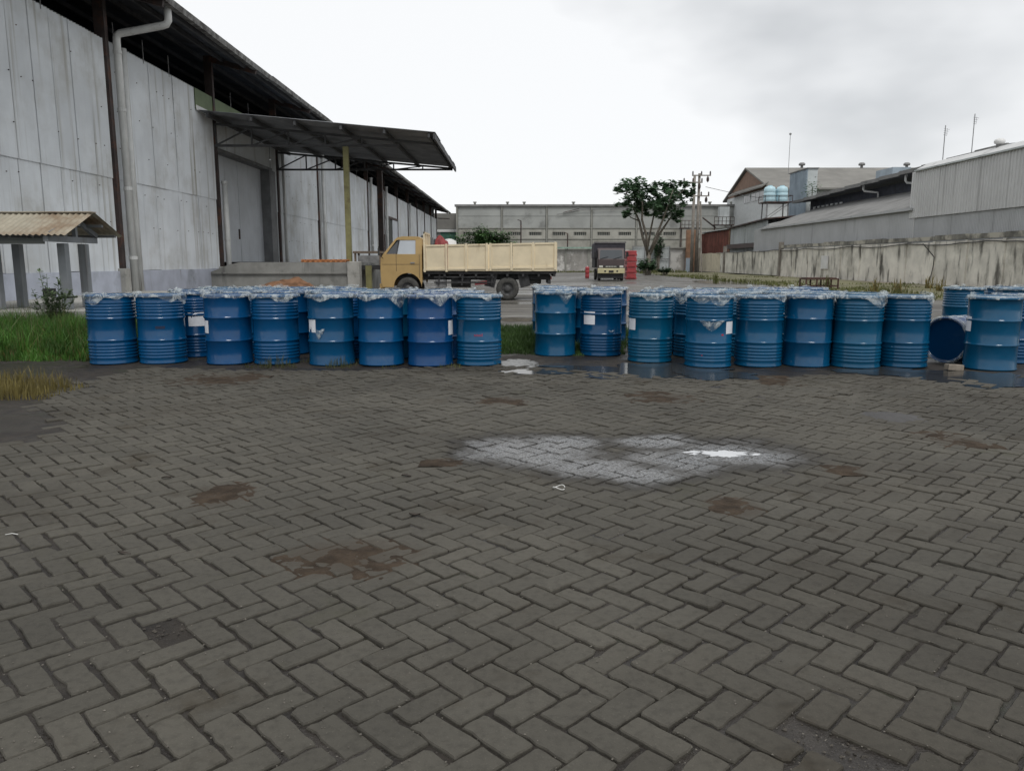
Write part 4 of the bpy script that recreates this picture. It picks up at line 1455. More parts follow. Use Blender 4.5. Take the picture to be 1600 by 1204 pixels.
# rusty frame on the verge
c = G(1284, 452)
rf = thing('steel_rack', 'low rusty steel rack standing on the verge below the notice board', 'frame', (c[0], c[1], 0))
fr = MB()
for z in (.15, .48):
    fr.beam((c[0] - .75, c[1], z), (c[0] + .75, c[1], z), .06).beam((c[0] - .75, c[1] + .8, z), (c[0] + .75, c[1] + .8, z), .06)
    fr.beam((c[0] - .75, c[1], z), (c[0] - .75, c[1] + .8, z), .06).beam((c[0] + .75, c[1], z), (c[0] + .75, c[1] + .8, z), .06)
fr.build('rail', M['rust_frame'], rf)
for dx in (-.75, -.25, .25, .75):
    for dy in (0, .8): MB().beam((c[0] + dx, c[1] + dy, 0), (c[0] + dx, c[1] + dy, .48), .06).build('leg', M['rust_frame'], rf)
for i in range(5): MB().box(c[0] - .7 + i * .28, c[0] - .46 + i * .28, c[1] - .02, c[1] + .82, .515, .545).build('slat', M['rust_frame'], rf)

# antennas
for (px, py, pb, Y, lab, kind_) in [(1231, 210, 262, 108, 'thin antenna mast rising from the ridge of the gabled building', 0),
                                    (1471, 196, 252, 60, 'mast with a small dish antenna, left of the two above the ribbed factory', 1),
                                    (1516, 178, 240, 60, 'tallest mast with antenna rods, right of the two above the ribbed factory', 1)]:
    t_, b_ = P(px, py, Y), P(px, pb + 20, Y)
    am = thing('antenna_mast', lab, 'antenna', (b_[0], Y, b_[2]), 0, 'antenna masts on the roofs')
    MB().tube([b_, (b_[0], Y, t_[2])], .035, 6).build('mast', M['grey_metal'], am)
    q = MB()
    if kind_ == 0: q.lathe([(.02, t_[2] - .1), (.16, t_[2] - .05), (.16, t_[2] + .12), (.02, t_[2] + .2)], 10, (b_[0], Y, 0))
    else:
        for k in range(4): q.beam((b_[0] - .1, Y, t_[2] - .25 - k * .14), (b_[0] + .5 - .08 * k, Y + .3, t_[2] - .25 - k * .14), .016)
        q.beam((b_[0] + .2, Y + .1, t_[2] - .2), (b_[0] + .2, Y + .1, t_[2] - .75), .016)
    q.build('antenna_head', M['grey_metal'], am)

# utility poles with crossarms
UY = 93.0
for i, px in enumerate((1085.5, 1093.0)):
    t_ = P(px, 275 if i == 0 else 271, UY + i * .3)
    up = thing('utility_pole', ('left' if i == 0 else 'right') + ' concrete pole of the twin utility poles beside the rusty shed', 'utility pole', (t_[0], UY + i * .3, 0), 0, 'twin utility poles')
    x, y, z = t_
    MB().tube([(x, y, 0), (x, y, z)], [.21, .15], 12).build('pole', M['pole_conc'], up, smooth=True)
    for (zz, l0, l1) in ((z - .25 - .5 * (1 - i), -1.35 if i == 0 else -.9, .9 if i == 0 else 1.3),) + (((z - 2.6, -.7, 1.2),) if i else ()):
        ar = MB().beam((x + l0, y - .2, zz), (x + l1, y - .2, zz), .13).build('crossarm', M['pole_conc'], up)
        for l in (l0 + .08, (l0 + l1) / 2, l1 - .08):
            MB().lathe([(.05, zz + .07), (.11, zz + .15), (.06, zz + .25), (.10, zz + .33), (.04, zz + .5)], 8, (x + l, y - .2, 0)).build('insulator', M['dark_steel'], ar, smooth=True)
        MB().lathe([(.04, zz - .07), (.16, zz - .3), (.16, zz - .6), (.02, zz - .8)], 8, (x + l1 - .35, y - .2, 0)).build('insulator', M['dark_steel'], ar, smooth=True)
a, b = P(1093, 315, UY + .6), P(1100, 360, UY - 4)
tag(MB().tube([(b[0] + .5, UY - 1.5, 0), (a[0] + .1, UY + .5, a[2])], .09, 8).build('pole_stay', M['pole_conc']), 'leaning stay pole bracing the twin utility poles', 'pole')
a = P(1096, 292, UY)
pts = [(a[0] + .5 + k * 1.6, UY + k * 2, a[2] - .02 * k - .03 * k * (9 - k) * .2) for k in range(10)]
tag(MB().tube(pts, .03, 5).build('power_line', M['cable']), 'thin power line running right from the twin poles', 'cable')


# ================================================================== TREES
def tree_tubes(q, limbs):
    for pts, rs in limbs: q.tube(pts, rs, 8)


TYY = 75.0
tr = thing('shade_tree', 'dark leafed tree with pale forked trunk beside the stacked red barriers', 'tree', (*P(1008, 429, TYY)[:2], 0))
r = random.Random(21)


def tp(px, py, dy=0): return P(px, py, TYY + dy)


q = MB()
limbs = [([tp(1013, 432), tp(1014, 412), tp(1013, 394)], [.27, .22, .20]),
         ([tp(1013, 396), tp(1004, 370, .3), tp(999, 346, .6), tp(988, 322, .8), tp(978, 300, 1)], [.17, .13, .11, .07, .03]),
         ([tp(1012, 400), tp(1010, 368, -.6), tp(1003, 343, -1.0), tp(1004, 318, -1.4), tp(998, 298, -1.6)], [.15, .12, .10, .07, .03]),
         ([tp(1014, 398), tp(1024, 372, -.4), tp(1035, 345, -.8), tp(1044, 320, -1.2), tp(1052, 296, -1.5)], [.16, .13, .10, .07, .03]),
         ([tp(1014, 400), tp(1030, 366, .5), tp(1045, 344, 1.0), tp(1058, 326, 1.4)], [.15, .12, .08, .03]),
         ([tp(1012, 385, .2), tp(1017, 358, .5), tp(1022, 334, .8), tp(1027, 312, 1.0)], [.11, .09, .07, .03]),
         ([tp(1044, 322, -1.2), tp(1060, 305, -1.2), tp(1075, 290, -1.0)], [.06, .045, .02]),
         ([tp(998, 345, .6), tp(986, 340, .2), tp(975, 330, 0)], [.06, .045, .02])]
tree_tubes(q, limbs)
q.build('trunk', M['bark'], tr, smooth=True)
clumps = [(978, 296, 15, 12), (993, 290, 13, 10), (1004, 303, 12, 12), (986, 312, 15, 10), (974, 316, 10, 6), (1000, 322, 14, 9), (981, 330, 9, 5), (976, 337, 6, 4), (1016, 312, 11, 8), (1024, 300, 10, 8),
          (1040, 290, 11, 9), (1050, 300, 13, 11), (1038, 310, 14, 11), (1054, 318, 13, 10), (1042, 328, 15, 9), (1060, 332, 8, 8), (1058, 341, 6, 5), (1068, 298, 8, 7), (1078, 289, 7, 6), (1026, 322, 12, 9),
          (1012, 333, 9, 6), (1076, 306, 6, 6), (1083, 298, 4, 8), (1034, 338, 10, 6), (1064, 288, 6, 5), (1022, 288, 5, 4), (965, 298, 6, 3), (994, 281, 4, 3)]
lf = MB()
for (cx, cy, rx, ry) in clumps:
    dy0 = r.uniform(-1.6, 1.6)
    n = int(rx * ry * 2.7) + 30
    rx, ry = rx * 1.22, ry * 1.22
    sub = [(r.gauss(0, .5), r.gauss(0, .5), r.gauss(0, .5)) for _ in range(max(4, int(rx * ry / 16)))]
    for k in range(n):
        s = r.choice(sub)
        u, v, w_ = s[0] + r.gauss(0, .24), s[1] + r.gauss(0, .23), s[2] + r.gauss(0, .3)
        if u * u + v * v > 1.6: continue
        p = Vector(P(cx + u * rx, cy + v * ry, TYY + dy0 + w_ * rx / 16))
        L = r.uniform(.26, .50)
        a = r.uniform(0, 2 * pi)
        d = Vector((cos(a), sin(a), r.uniform(-.5, .35))).normalized()
        sdv = d.cross(Vector((r.uniform(-.5, .5), r.uniform(-.5, .5), 1))).normalized() * L * .34
        lf.add([p - d * L * .5, p + sdv, p + d * L * .5, p - sdv], [(0, 1, 2, 3)])
lf.build('crown', M['tree_leaf'], tr)


def leafy(name, label, x, y, rx, ry, h, z0, n, L, m, seed, feather=False, grp=None):
    r = random.Random(seed)
    t = thing(name, label, 'shrub', (x, y, 0), 0, grp)
    st_, lf = MB(), MB()
    nst = 26 if feather else 14
    per = n // nst
    for k in range(nst):
        a, l = r.uniform(0, 2 * pi), sqrt(r.uniform(0.02, 1))
        ex, ey = x + cos(a) * rx * l, y + sin(a) * ry * l
        ez = z0 + (h - z0) * sqrt(max(.05, 1 - l * l)) * r.uniform(.8, 1.02)
        p0, p2 = Vector((x + r.gauss(0, .1), y + r.gauss(0, .1), 0)), Vector((ex, ey, ez))
        p1 = p0.lerp(p2, .5) + Vector((0, 0, h * .18))
        st_.tube([p0, p1, p2], [.035, .025, .008], 5)
        for j in range(per):
            u = r.uniform(.45, 1.08)
            p = p0 * (1 - u) ** 2 + p1 * 2 * u * (1 - u) + p2 * u * u
            p = p + Vector((r.gauss(0, rx * .10), r.gauss(0, ry * .10), r.gauss(0, h * .045)))
            b = r.uniform(0, 2 * pi)
            d = Vector((cos(b), sin(b), r.uniform(-.35, .5))).normalized()
            LL = L * r.uniform(.6, 1.4)
            s = d.cross(Vector((0, 0, 1))).normalized() * LL * (.18 if feather else .38)
            lf.add([p - d * LL * .5, p + s, p + d * LL * .5, p - s], [(0, 1, 2, 3)])
    st_.build('stem', M['bark'], t)
    lf.build('foliage', m, t)


bx = P(757, 380, 55)
leafy('feathery_shrub', 'bushy feathery green shrub showing above the cream truck bed', bx[0], 55, 2.45, 1.7, 3.45, 1.5, 15000, .28, M['shrub_leaf'], 31, True)
bx = P(1012, 425, 72)
leafy('leafy_bush', 'dark green bush at the foot of the pale forked tree', bx[0], 72.5, 1.25, .9, 1.55, .3, 1500, .26, M['tree_leaf'], 32)
leafy('leafy_bush', 'low spreading bush right of the tree foot bush', bx[0] + 1.5, 71.5, .8, .6, .8, .15, 600, .2, M['tree_leaf'], 33)
c = P(1045, 378, 88)
leafy('climbing_shrub', 'narrow dark green climber standing above the corrugated fence', c[0], 94, .75, .5, 4.4, 2.6, 800, .36, M['tree_leaf'], 34)
c = P(1262, 320, 78)
rt = thing('roof_plant', 'small dark plant growing at the roof edge by the blue grey tower', 'plant', (c[0], 77, 7.6))
q = MB()
r = random.Random(8)
for k in range(160):
    p = Vector((c[0] + r.gauss(0, .5), 77 + r.gauss(0, .3), 8.2 + r.gauss(0, .45)))
    a = r.uniform(0, 2 * pi)
    d = Vector((cos(a), sin(a), r.uniform(-.3, .4)))
    s = d.cross(Vector((0, 0, 1))) * .09
    q.add([p - d * .16, p + s, p + d * .16, p - s], [(0, 1, 2, 3)])
q.build('foliage', M['tree_leaf'], rt)
MB().tube([(c[0], 77, 7.4), (c[0], 77, 8.4)], .04, 6).build('stem', M['bark'], rt)

# ================================================================== YELLOW TRUCK
KT = 26.2 / 1200.0


def tX(px): return (px - 803) * KT


def tZ(py): return CAM_H - (py - 408) * KT


yt = thing('flatbed_truck', 'old yellow cab truck with long cream drop side bed parked beside the dock', 'truck', (-1.5, 27.1, 0))
TY0, TY1 = 26.22, 27.98


def wheel(parent, x, y0, y1, r, z):
    # tyre with tread and a dished rim
    q = MB()
    n = 32
    w = y1 - y0
    prof = [(r * .58, 0), (r * .72, -.012), (r * .90, .0), (r * .97, .03), (r, .06), (r, w - .06), (r * .97, w - .03), (r * .9, w), (r * .72, w + .012), (r * .58, w)]
    for (rr, d) in prof:
        for k in range(n):
            a = 2 * pi * k / n
            q.v.append((x + rr * cos(a), y0 + d, z + rr * sin(a)))
    for i in range(len(prof) - 1):
        for k in range(n):
            a, b = i * n + k, i * n + (k + 1) % n
            q.f.append((a, b, b + n, a + n))
    t = q.build('wheel', M['tyre'], parent, smooth=True)
    q = MB()
    prof = [(r * .60, .015), (r * .54, .01), (r * .50, .06), (r * .30, .08), (r * .26, .02), (r * .12, .015), (.001, .01)]
    for (rr, d) in prof:
        for k in range(n):
            a = 2 * pi * k / n
            q.v.append((x + rr * cos(a), y0 + d, z + rr * sin(a)))
    for i in range(len(prof) - 1):
        for k in range(n):
            a, b = i * n + k, i * n + (k + 1) % n
            q.f.append((a, a + n, b + n, b))
    q.build('rim', M['rim'], t, smooth=True)
    q = MB()
    for k in range(6):
        a = 2 * pi * k / 6
        q.box(x + r * .4 * cos(a) - .015, x + r * .4 * cos(a) + .015, y0 + .035, y0 + .08, z + r * .4 * sin(a) - .015, z + r * .4 * sin(a) + .015)
    q.build('wheel_nut', M['rim'], t)
    return t


WR = .385
wxf, wxr = tX(638), tX(793)
for x in (wxf, wxr):
    wheel(yt, x, TY0 + .02, TY0 + .24, WR, WR)
    wheel(yt, x, TY1 - .24, TY1 - .02, WR, WR)
for y in (TY0 + .26, TY1 - .48): wheel(yt, wxr, y, y + .2, WR, WR)
# cab: outline in side view with the wheel arch cut out, one prism with a slight inward lean at the top
arch = [(wxf + .47 * cos(a), WR + .06 + .47 * sin(a)) for a in [pi * k / 12 for k in range(0, 13)]]
cabx0, cabx1 = tX(596.5), tX(661)
out = [(cabx1, .62), (wxf + .47, .50)] + arch + [(wxf - .48, .44), (cabx0 + .06, .44), (cabx0 + .01, .60), (cabx0 - .005, 1.0), (cabx0 + .01, 1.40), (cabx0 + .10, 1.53), (tX(619), 2.04), (tX(624), 2.10), (tX(632), 2.13),
                                                 (tX(655), 2.12), (cabx1, 2.05)]
# window opening (front quarter and door glass) is cut by building the side as strips
belt, wtop = 1.545, 2.03


def lean(z): return 0 if z < belt else (z - belt) * .16


def side(ypos, sgn):
    q = MB()
    # lower side panel
    low = [p for p in out if p[1] <= 1.54]
    low = [(cabx1, .62), (wxf + .47, .50)] + arch + [(wxf - .48, .44), (cabx0 + .06, .44), (cabx0 + .01, .60), (cabx0 - .005, 1.0), (cabx0 + .01, 1.40), (cabx0 + .10, belt), (cabx1, belt)]
    n = len(low)
    vs = [(x, ypos, z) for x, z in low] + [(x, ypos + sgn * .06, z) for x, z in low]
    fs = [tuple(range(n)), tuple(range(2 * n - 1, n - 1, -1))] + [((i + 1) % n, i, n + i, n + (i + 1) % n) for i in range(n)]
    q.add(vs, fs)

    # pillars and roof rail
    def strip(pts):
        m = len(pts)
        v_ = [(x, ypos + sgn * lean(z), z) for x, z in pts] + [(x, ypos + sgn * (lean(z) + .05), z) for x, z in pts]
        q.add(v_, [tuple(range(m)), tuple(range(2 * m - 1, m - 1, -1))] + [((i + 1) % m, i, m + i, m + (i + 1) % m) for i in range(m)])
    strip([(cabx0 + .10, belt), (cabx0 + .20, belt), (tX(622.5), wtop), (tX(619), wtop)])
    strip([(tX(619), wtop), (tX(655), wtop), (tX(655), 2.12), (tX(632), 2.13), (tX(623), 2.10)])
    strip([(tX(651), belt), (cabx1, belt), (cabx1, 2.06), (tX(656.5), 2.12), (tX(655), 2.12), (tX(651), wtop)])
    return q


cab = side(TY0 + .02, 1)
s2 = side(TY1 - .02, -1)
cab.add(s2.v, s2.f)
# front face, back face, roof, floor
ya_, yb_ = TY0 + .05, TY1 - .05
front = [(cabx0 + .06, .44), (cabx0 + .01, .60), (cabx0 - .005, 1.0), (cabx0 + .01, 1.40), (cabx0 + .10, belt)]
for i in range(len(front) - 1):
    (x1_, z1_), (x2_, z2_) = front[i], front[i + 1]
    cab.add([(x1_, ya_, z1_), (x1_, yb_, z1_), (x2_, yb_, z2_), (x2_, ya_, z2_)], [(0, 1, 2, 3)])
cab.box(cabx1 - .05, cabx1 - .005, TY0 + .10, TY1 - .10, .65, 2.04)
rp_ = [(tX(619.5), 2.035), (tX(624), 2.105), (tX(632), 2.135), (tX(655), 2.125), (cabx1, 2.055), (cabx1, 2.01), (tX(622), 2.01)]
cab.prism(rp_, TY0 + .10, TY1 - .10)
cab.box(cabx0 + .1, cabx1 - .06, ya_ + .1, yb_ - .1, .95, 1.0)
cabo = cab.build('cab', M['cab_yellow'], yt, bevel=.012)
MB().add([(cabx0 + .14, TY0 + .09, belt + .01), (cabx0 + .14, TY1 - .09, belt + .01), (tX(620.5), TY1 - .15, wtop), (tX(620.5), TY0 + .15, wtop)], [(0, 1, 2, 3)]).build('windscreen', M['glass'], cabo)
for (yp, sg) in ((TY0 + .045, 1), (TY1 - .045, -1)):
    MB().add([(tX(622.5), yp, belt), (tX(651), yp, belt), (tX(651), yp + sg * .075, wtop), (tX(627), yp + sg * .075, wtop)], [(0, 1, 2, 3)]).build('side_window', M['sky_pale_glass'], cabo)
    MB().add([(cabx0 + .2, yp, belt), (tX(621.5), yp, belt), (tX(624), yp + sg * .07, 2.0)], [(0, 1, 2)]).build('quarter_window', M['glass'], cabo)
    MB().beam((tX(622), yp - sg * .01, belt), (tX(625.5), yp + sg * .062, wtop), .03, .035).build('window_bar', M['chassis'], cabo)
yp = TY0 + .018
MB().box(tX(643), tX(649.5), yp - .03, yp, tZ(411.5), tZ(409.5)).build('door_handle', M['grey_metal'], cabo, bevel=.004)
q = MB()
q.box(tX(656.5), tX(657), yp - .004, yp + .002, .75, belt).box(tX(620.8), tX(621.3), yp - .004, yp + .002, .98, belt).box(cabx0 + .05, tX(656.5), yp - .004, yp + .002, 1.20, 1.208)
q.build('door_seam', M['chassis'], cabo)
MB().box(cabx0 - .05, cabx0 + .12, TY0 + .06, TY1 - .06, .40, .56).build('bumper', M['cab_yellow'], yt, bevel=.02)
for y in (TY0 + .12, TY1 - .36): MB().box(cabx0 - .03, cabx0 + .02, y, y + .24, .76, .94).build('headlight', M['lamp_glass'], yt, bevel=.02)
MB().box(cabx0 - .02, cabx0 + .02, TY0 + .4, TY1 - .4, .70, .98).build('grille', M['chassis'], yt)
mr = MB().tube([(cabx0 + .1, TY0 - .02, 1.4), (cabx0 - .02, TY0 - .16, 1.55), (cabx0 - .02, TY0 - .16, 1.8)], .012, 6).build('mirror', M['chassis'], yt)
MB().box(cabx0 - .04, cabx0, TY0 - .22, TY0 - .09, 1.50, 1.74).build('mirror_glass', M['chassis'], mr, bevel=.01)
MB().box(cabx0 + .15, cabx1 - .1, TY0 + .35, TY1 - .35, 1.0, 1.25).build('seat', M['chassis'], yt)
# bed
bx0, bx1 = tX(663), tX(869.5)
BZ0, BZ1 = 1.0, 1.845
bed = MB().box(bx0, bx1, TY0 - .05, TY1 + .05, BZ0 - .02, BZ0 + .06).build('bed_floor', M['bed_cream'], yt)
post_px = [665.5, 699, 729.5, 764, 799, 832.5, 866.5]


def lift(x): return (x - bx0) / (bx1 - bx0) * .085


for (yy0, yy1, sg) in ((TY0 - .06, TY0 - .02, -1), (TY1 + .02, TY1 + .06, 1)):
    for i in range(6):
        xa, xb = tX(post_px[i]) + .05, tX(post_px[i + 1]) - .05
        if i == 2: xb -= .05
        if i == 3: xa += .05
        la, lb = lift(xa), lift(xb)
        q = MB()
        vs = [(xa, yy0, BZ0 + la), (xb, yy0, BZ0 + lb), (xb, yy1, BZ0 + lb), (xa, yy1, BZ0 + la), (xa, yy0, BZ1 + la), (xb, yy0, BZ1 + lb), (xb, yy1, BZ1 + lb), (xa, yy1, BZ1 + la)]
        q.add(vs, [(0, 3, 2, 1), (4, 5, 6, 7), (0, 1, 5, 4), (1, 2, 6, 5), (2, 3, 7, 6), (3, 0, 4, 7)])
        pn = q.build('side_panel', M['bed_cream'], yt)
        for zz in (BZ0, BZ1 - .06):
            ye = yy0 - .025 if sg < 0 else yy1 + .025
            MB().beam((xa, ye + (.012 if sg < 0 else -.012), zz + .03 + la), (xb, ye + (.012 if sg < 0 else -.012), zz + .03 + lb), .025, .055).build('panel_rail', M['bed_cream'], pn)
    for i, p_ in enumerate(post_px):
        for xx in ((tX(p_) - .06, tX(p_) + .06) if i == 3 else (tX(p_),)):
            ye0, ye1 = (yy0 - .045, yy1) if sg < 0 else (yy0, yy1 + .045)
            MB().box(xx - .035, xx + .035, ye0, ye1, BZ0 - .06 + lift(xx), BZ1 + .02 + lift(xx)).build('stake', M['bed_cream'], yt, bevel=.005)
MB().box(bx1 - .04, bx1, TY0 - .02, TY1 + .02, BZ0 + .08, BZ1 + .085).build('tailgate', M['bed_cream'], yt)
MB().box(bx0 + .01, bx0 + .05, TY0 + .02, TY1 - .02, BZ0, BZ1).build('headboard', M['bed_cream'], yt)
q = MB()
for y in (TY0 + .02, TY0 + .60, TY1 - .6, TY1 - .06): q.box(bx0 + .01, bx0 + .06, y, y + .05, BZ1, 2.28)
q.box(bx0 + .012, bx0 + .058, TY0 + .02, TY1 - .02, 2.22, 2.28)
q.build('rack', M['bed_cream'], yt)
# chassis below
q = MB()
for y in (TY0 + .35, TY1 - .47): q.box(cabx0 + .3, bx1 - .2, y, y + .12, .68, .86)
q.box(bx0, bx1 - .02, TY0 + .02, TY1 - .02, .88, .975)
for i in range(9):
    x = bx0 + .15 + i * .53
    q.box(x, x + .07, TY0 - .03, TY1 + .03, .80, .88)
q.build('chassis', M['chassis'], yt)
q = MB()
for z in (.60, .78): q.beam((bx0 + .35, TY0 + .05, z), (tX(772), TY0 + .05, z), .04, .05)
for x in (bx0 + .5, tX(722), tX(768)): q.beam((x, TY0 + .06, .5), (x + .05, TY0 + .06, .92), .05)
q.build('side_guard', M['chassis'], yt)
ft = MB().box(tX(681), tX(697), TY0 + .07, TY0 + .45, .42, .70).build('battery_box', M['grey_metal'], yt, bevel=.02)
q = MB().tube([(tX(705), TY0 + .35, .62), (tX(735), TY0 + .35, .62)], .20, 16)
q.build('fuel_tank', M['chassis'], yt, smooth=False)
MB().beam((tX(742), TY0 + .1, .56), (tX(761), TY0 + .1, .60), .05, .11).build('red_reflector', M['red'], yt)
for x in (wxf, wxr): MB().tube([(x, TY0 + .1, WR), (x, TY1 - .1, WR)], .07, 10).build('axle', M['chassis'], yt)
for xx, s_ in ((wxr - .50, -1), (wxr + .50, 1)):
    MB().beam((xx, TY0 + .12, .95), (xx + s_ * .12, TY0 + .12, .45), .35, .03).build('mudflap', M['chassis'], yt)
sp = MB()
for k in range(1): pass
q = MB()
q.lathe([(.20, -.09), (.36, -.09), (.385, -.05), (.385, .05), (.36, .09), (.20, .09), (.20, -.09)], 24, (tX(829), TY0 + .85, .62))
q.build('spare_wheel', M['tyre'], yt, smooth=True)
q = MB()
q.box(bx1 - .3, bx1 - .2, TY0 + .1, TY1 - .1, .55, .68).beam((bx1 - .28, TY0 + .3, .6), (bx1 - .28, TY0 + .3, .9), .06).beam((bx1 - .28, TY1 - .3, .6), (bx1 - .28, TY1 - .3, .9), .06)
q.build('rear_bumper', M['chassis'], yt)
for y in (TY0 + .12, TY1 - .3): MB().box(bx1 - .2, bx1 - .17, y, y + .2, .70, .80).build('tail_light', M['red_dark'], yt)
# load on the bed
def lump(name, label, cat, c, rx, ry, h, m, seed):
    q = MB()
    N = 18
    for j in range(N + 1):
        for i in range(N + 1):
            u, v = 2 * i / N - 1, 2 * j / N - 1
            d = min(1, sqrt(u * u + v * v))
            z = h * (1 - d ** 3) * (1 + .35 * mnoise.noise((u * 2.5 + seed, v * 2.5, seed)))
            q.v.append((c[0] + u * rx, c[1] + v * ry, c[2] + max(0, z)))
    for j in range(N):
        for i in range(N):
            a = j * (N + 1) + i
            q.f.append((a, a + 1, a + N + 2, a + N + 1))
    return tag(q.build(name, m, smooth=True, origin=c), label, cat)


lump('folded_tarp', 'crumpled dark red tarpaulin piled at the front of the truck bed', 'tarpaulin', (tX(687), 27.1, 1.06), .42, .5, .98, M['red_dark'], 2.0)
sk_ = thing('white_sack', 'pale white sack standing behind the red tarpaulin on the truck bed', 'sack', (tX(698), 27.6, 1.062))
MB().lathe([(.20, 0), (.30, .1), (.28, .6), (.24, .95), (.10, 1.02), (.02, 1.03)], 16, (tX(698), 27.55, 1.063), fn=lambda r_, z_, a: (r_ * (1 + .08 * sin(3 * a) + .05 * sin(7 * a + z_ * 6)), z_), close_bot=True).build('bag', M['white'], sk_, smooth=True)

# ================================================================== DARK CANOPIED TRUCK (front view)
dt = thing('canopied_truck', 'dark truck with tarpaulin canopy and cream bumper facing the camera', 'truck', (6.5, 52.0, 0), R(-3))


def L(name, m, q, parent=dt, **k): return q.build(name, m, parent, local=True, **k)


# local: front at y = 0, body runs to +y
prof = [(-.02, .62), (-.04, 1.0), (0, 1.42), (.30, 2.10), (.45, 2.18), (1.5, 2.18), (1.5, .62)]
q = MB()
n = len(prof)
q.add([(-.88, y, z) for y, z in prof] + [(.88, y, z) for y, z in prof], [tuple(range(n))[::-1], tuple(range(n, 2 * n))] + [(i, (i + 1) % n, n + (i + 1) % n, n + i) for i in range(n)])
cb = L('cab', M['maroon'], q, bevel=.04)
MB().add([(-.76, .012, 1.48), (.76, .012, 1.48), (.72, .262, 2.05), (-.72, .262, 2.05)], [(0, 1, 2, 3)]).build('windscreen', glass_mat('far_windscreen', (.035, .042, .048)), cb, local=True)
for s in (-1, 1):
    MB().beam((s * .45 - .3, -.02, 1.46), (s * .45 + .25, .02, 1.62), .02).build('wiper', M['black'], cb, local=True)
    MB().box(s * .89 - .002, s * .89 + .002, .45, 1.1, 1.48, 2.0).build('side_window', M['glass'], cb, local=True)
    L('headlight', M['lamp_glass'], MB().box(s * .68 - .13, s * .68 + .13, -.075, -.03, .88, 1.02), bevel=.02)
    mr = L('mirror', M['black'], MB().tube([(s * .86, .1, 1.5), (s * 1.06, .02, 1.6), (s * 1.06, .02, 1.95)], .015, 6))
    MB().box(s * 1.06 - .08, s * 1.06 + .08, .03, .06, 1.6, 1.9).build('mirror_glass', M['black'], mr, local=True)
L('grille', M['chassis'], MB().box(-.5, .5, -.07, -.035, .88, 1.02))
g_ = MB()
for i in range(7): g_.box(-.36 + i * .105, -.29 + i * .105, -.085, -.072, .92, .99)
L('badge', M['lamp_glass'], g_)
L('valance', M['black'], MB().box(-.80, .80, .0, .12, .18, .52))
bp = L('bumper', M['bumper_cream'], MB().box(-.90, .90, -.16, -.05, .50, .84), bevel=.03)
MB().box(-.16, .16, -.175, -.162, .56, .70).build('number_plate', M['black'], bp, local=True)
for s in (-1, 1): MB().box(s * .40 - .06, s * .40 + .06, -.172, -.162, .60, .70).build('fog_lamp', M['black'], bp, local=True)
L('chassis', M['chassis'], MB().box(-.45, .45, .1, 5.2, .5, .75).box(-.85, .85, .2, 1.4, .45, .62))
def wheelx(x0, x1, y, r=.39):
    q = MB()
    n_ = 24
    w = x1 - x0
    pr_ = [(r * .5, .02), (r * .9, 0), (r, .05), (r, w - .05), (r * .9, w), (r * .5, w - .02)]
    for (rr, d) in pr_:
        for k in range(n_):
            a = 2 * pi * k / n_
            q.v.append((x0 + d, y + rr * cos(a), r + rr * sin(a)))
    for i in range(len(pr_) - 1):
        for k in range(n_):
            a, b = i * n_ + k, i * n_ + (k + 1) % n_
            q.f.append((a, b, b + n_, a + n_))
    q.f.append(tuple(range(n_)))
    q.f.append(tuple(range((len(pr_) - 1) * n_, len(pr_) * n_)))
    w_ = L('wheel', M['tyre'], q, smooth=False)


for s in (-1, 1):
    wheelx(s * .76 - .10, s * .76 + .10, .55)
    wheelx(s * .82 - .10, s * .82 + .10, 4.0)
    wheelx(s * .58 - .10, s * .58 + .10, 4.0)
L('cargo_bed', M['chassis'], MB().box(-1.02, 1.02, 1.6, 5.4, .85, 1.5), bevel=.02)
q = MB()
prof = [(-1.06, 1.5), (1.06, 1.5), (1.06, 2.48), (.98, 2.60), (-.98, 2.60), (-1.06, 2.48)]
n = len(prof)
q.add([(x, 1.55, z) for x, z in prof] + [(x, 5.45, z) for x, z in prof], [tuple(range(n)), tuple(range(2 * n - 1, n - 1, -1))] + [((i + 1) % n, i, n + i, n + (i + 1) % n) for i in range(n)])
cv = L('canopy', M['tarp'], q, bevel=.03)
MB().box(-1.10, 1.10, 1.50, 1.56, 2.52, 2.63).build('canopy_bow', mat('bow_grey', (.13, .125, .125), .7), cv, local=True)
# red barriers and barrel near the dark truck
RX, RYY = P(986.5, 430, 57)[0], 57.0
ordw = ['lowest', 'second from the bottom', 'middle', 'second from the top', 'topmost']
for i in range(5):
    z = .002 + i * .415
    pb = thing('road_barrier', 'red plastic road barrier, ' + ordw[i] + ' of the stack beside the dark truck', 'barrier', (RX, RYY, z), 0, 'stacked red road barriers')
    prof = [(-.38, .02), (.38, .02), (.40, .06), (.34, .24), (.36, .37), (.34, .405), (-.34, .405), (-.36, .37), (-.34, .24), (-.40, .06)]
    q = MB()
    n = len(prof)
    q.add([(x, -.02, zz) for x, zz in prof] + [(x, 1.2, zz) for x, zz in prof], [tuple(range(n)), tuple(range(2 * n - 1, n - 1, -1))] + [((k + 1) % n, k, n + k, n + (k + 1) % n) for k in range(n)])
    q.build('body', M['red'], pb, local=True, bevel=.02)
    MB().box(-.30, .30, .1, 1.1, .0, .018).build('foot', M['red'], pb, local=True)
    MB().box(-.24, .24, -.045, -.022, .10, .20).build('end_rib', M['red'], pb, local=True, bevel=.008)
c = P(917.5, 432, 61)
rb_ = thing('plastic_barrel', 'narrow red plastic barrel standing left of the dark truck', 'barrel', (c[0], 61, 0))
MB().lathe([(.14, 0), (.16, .03), (.16, .3), (.145, .32), (.16, .34), (.16, .62), (.145, .64), (.16, .66), (.155, .84), (.10, .88), (.02, .885)], 16, (c[0], 61, 0), close_bot=True).build('body', M['red'], rb_, smooth=True)
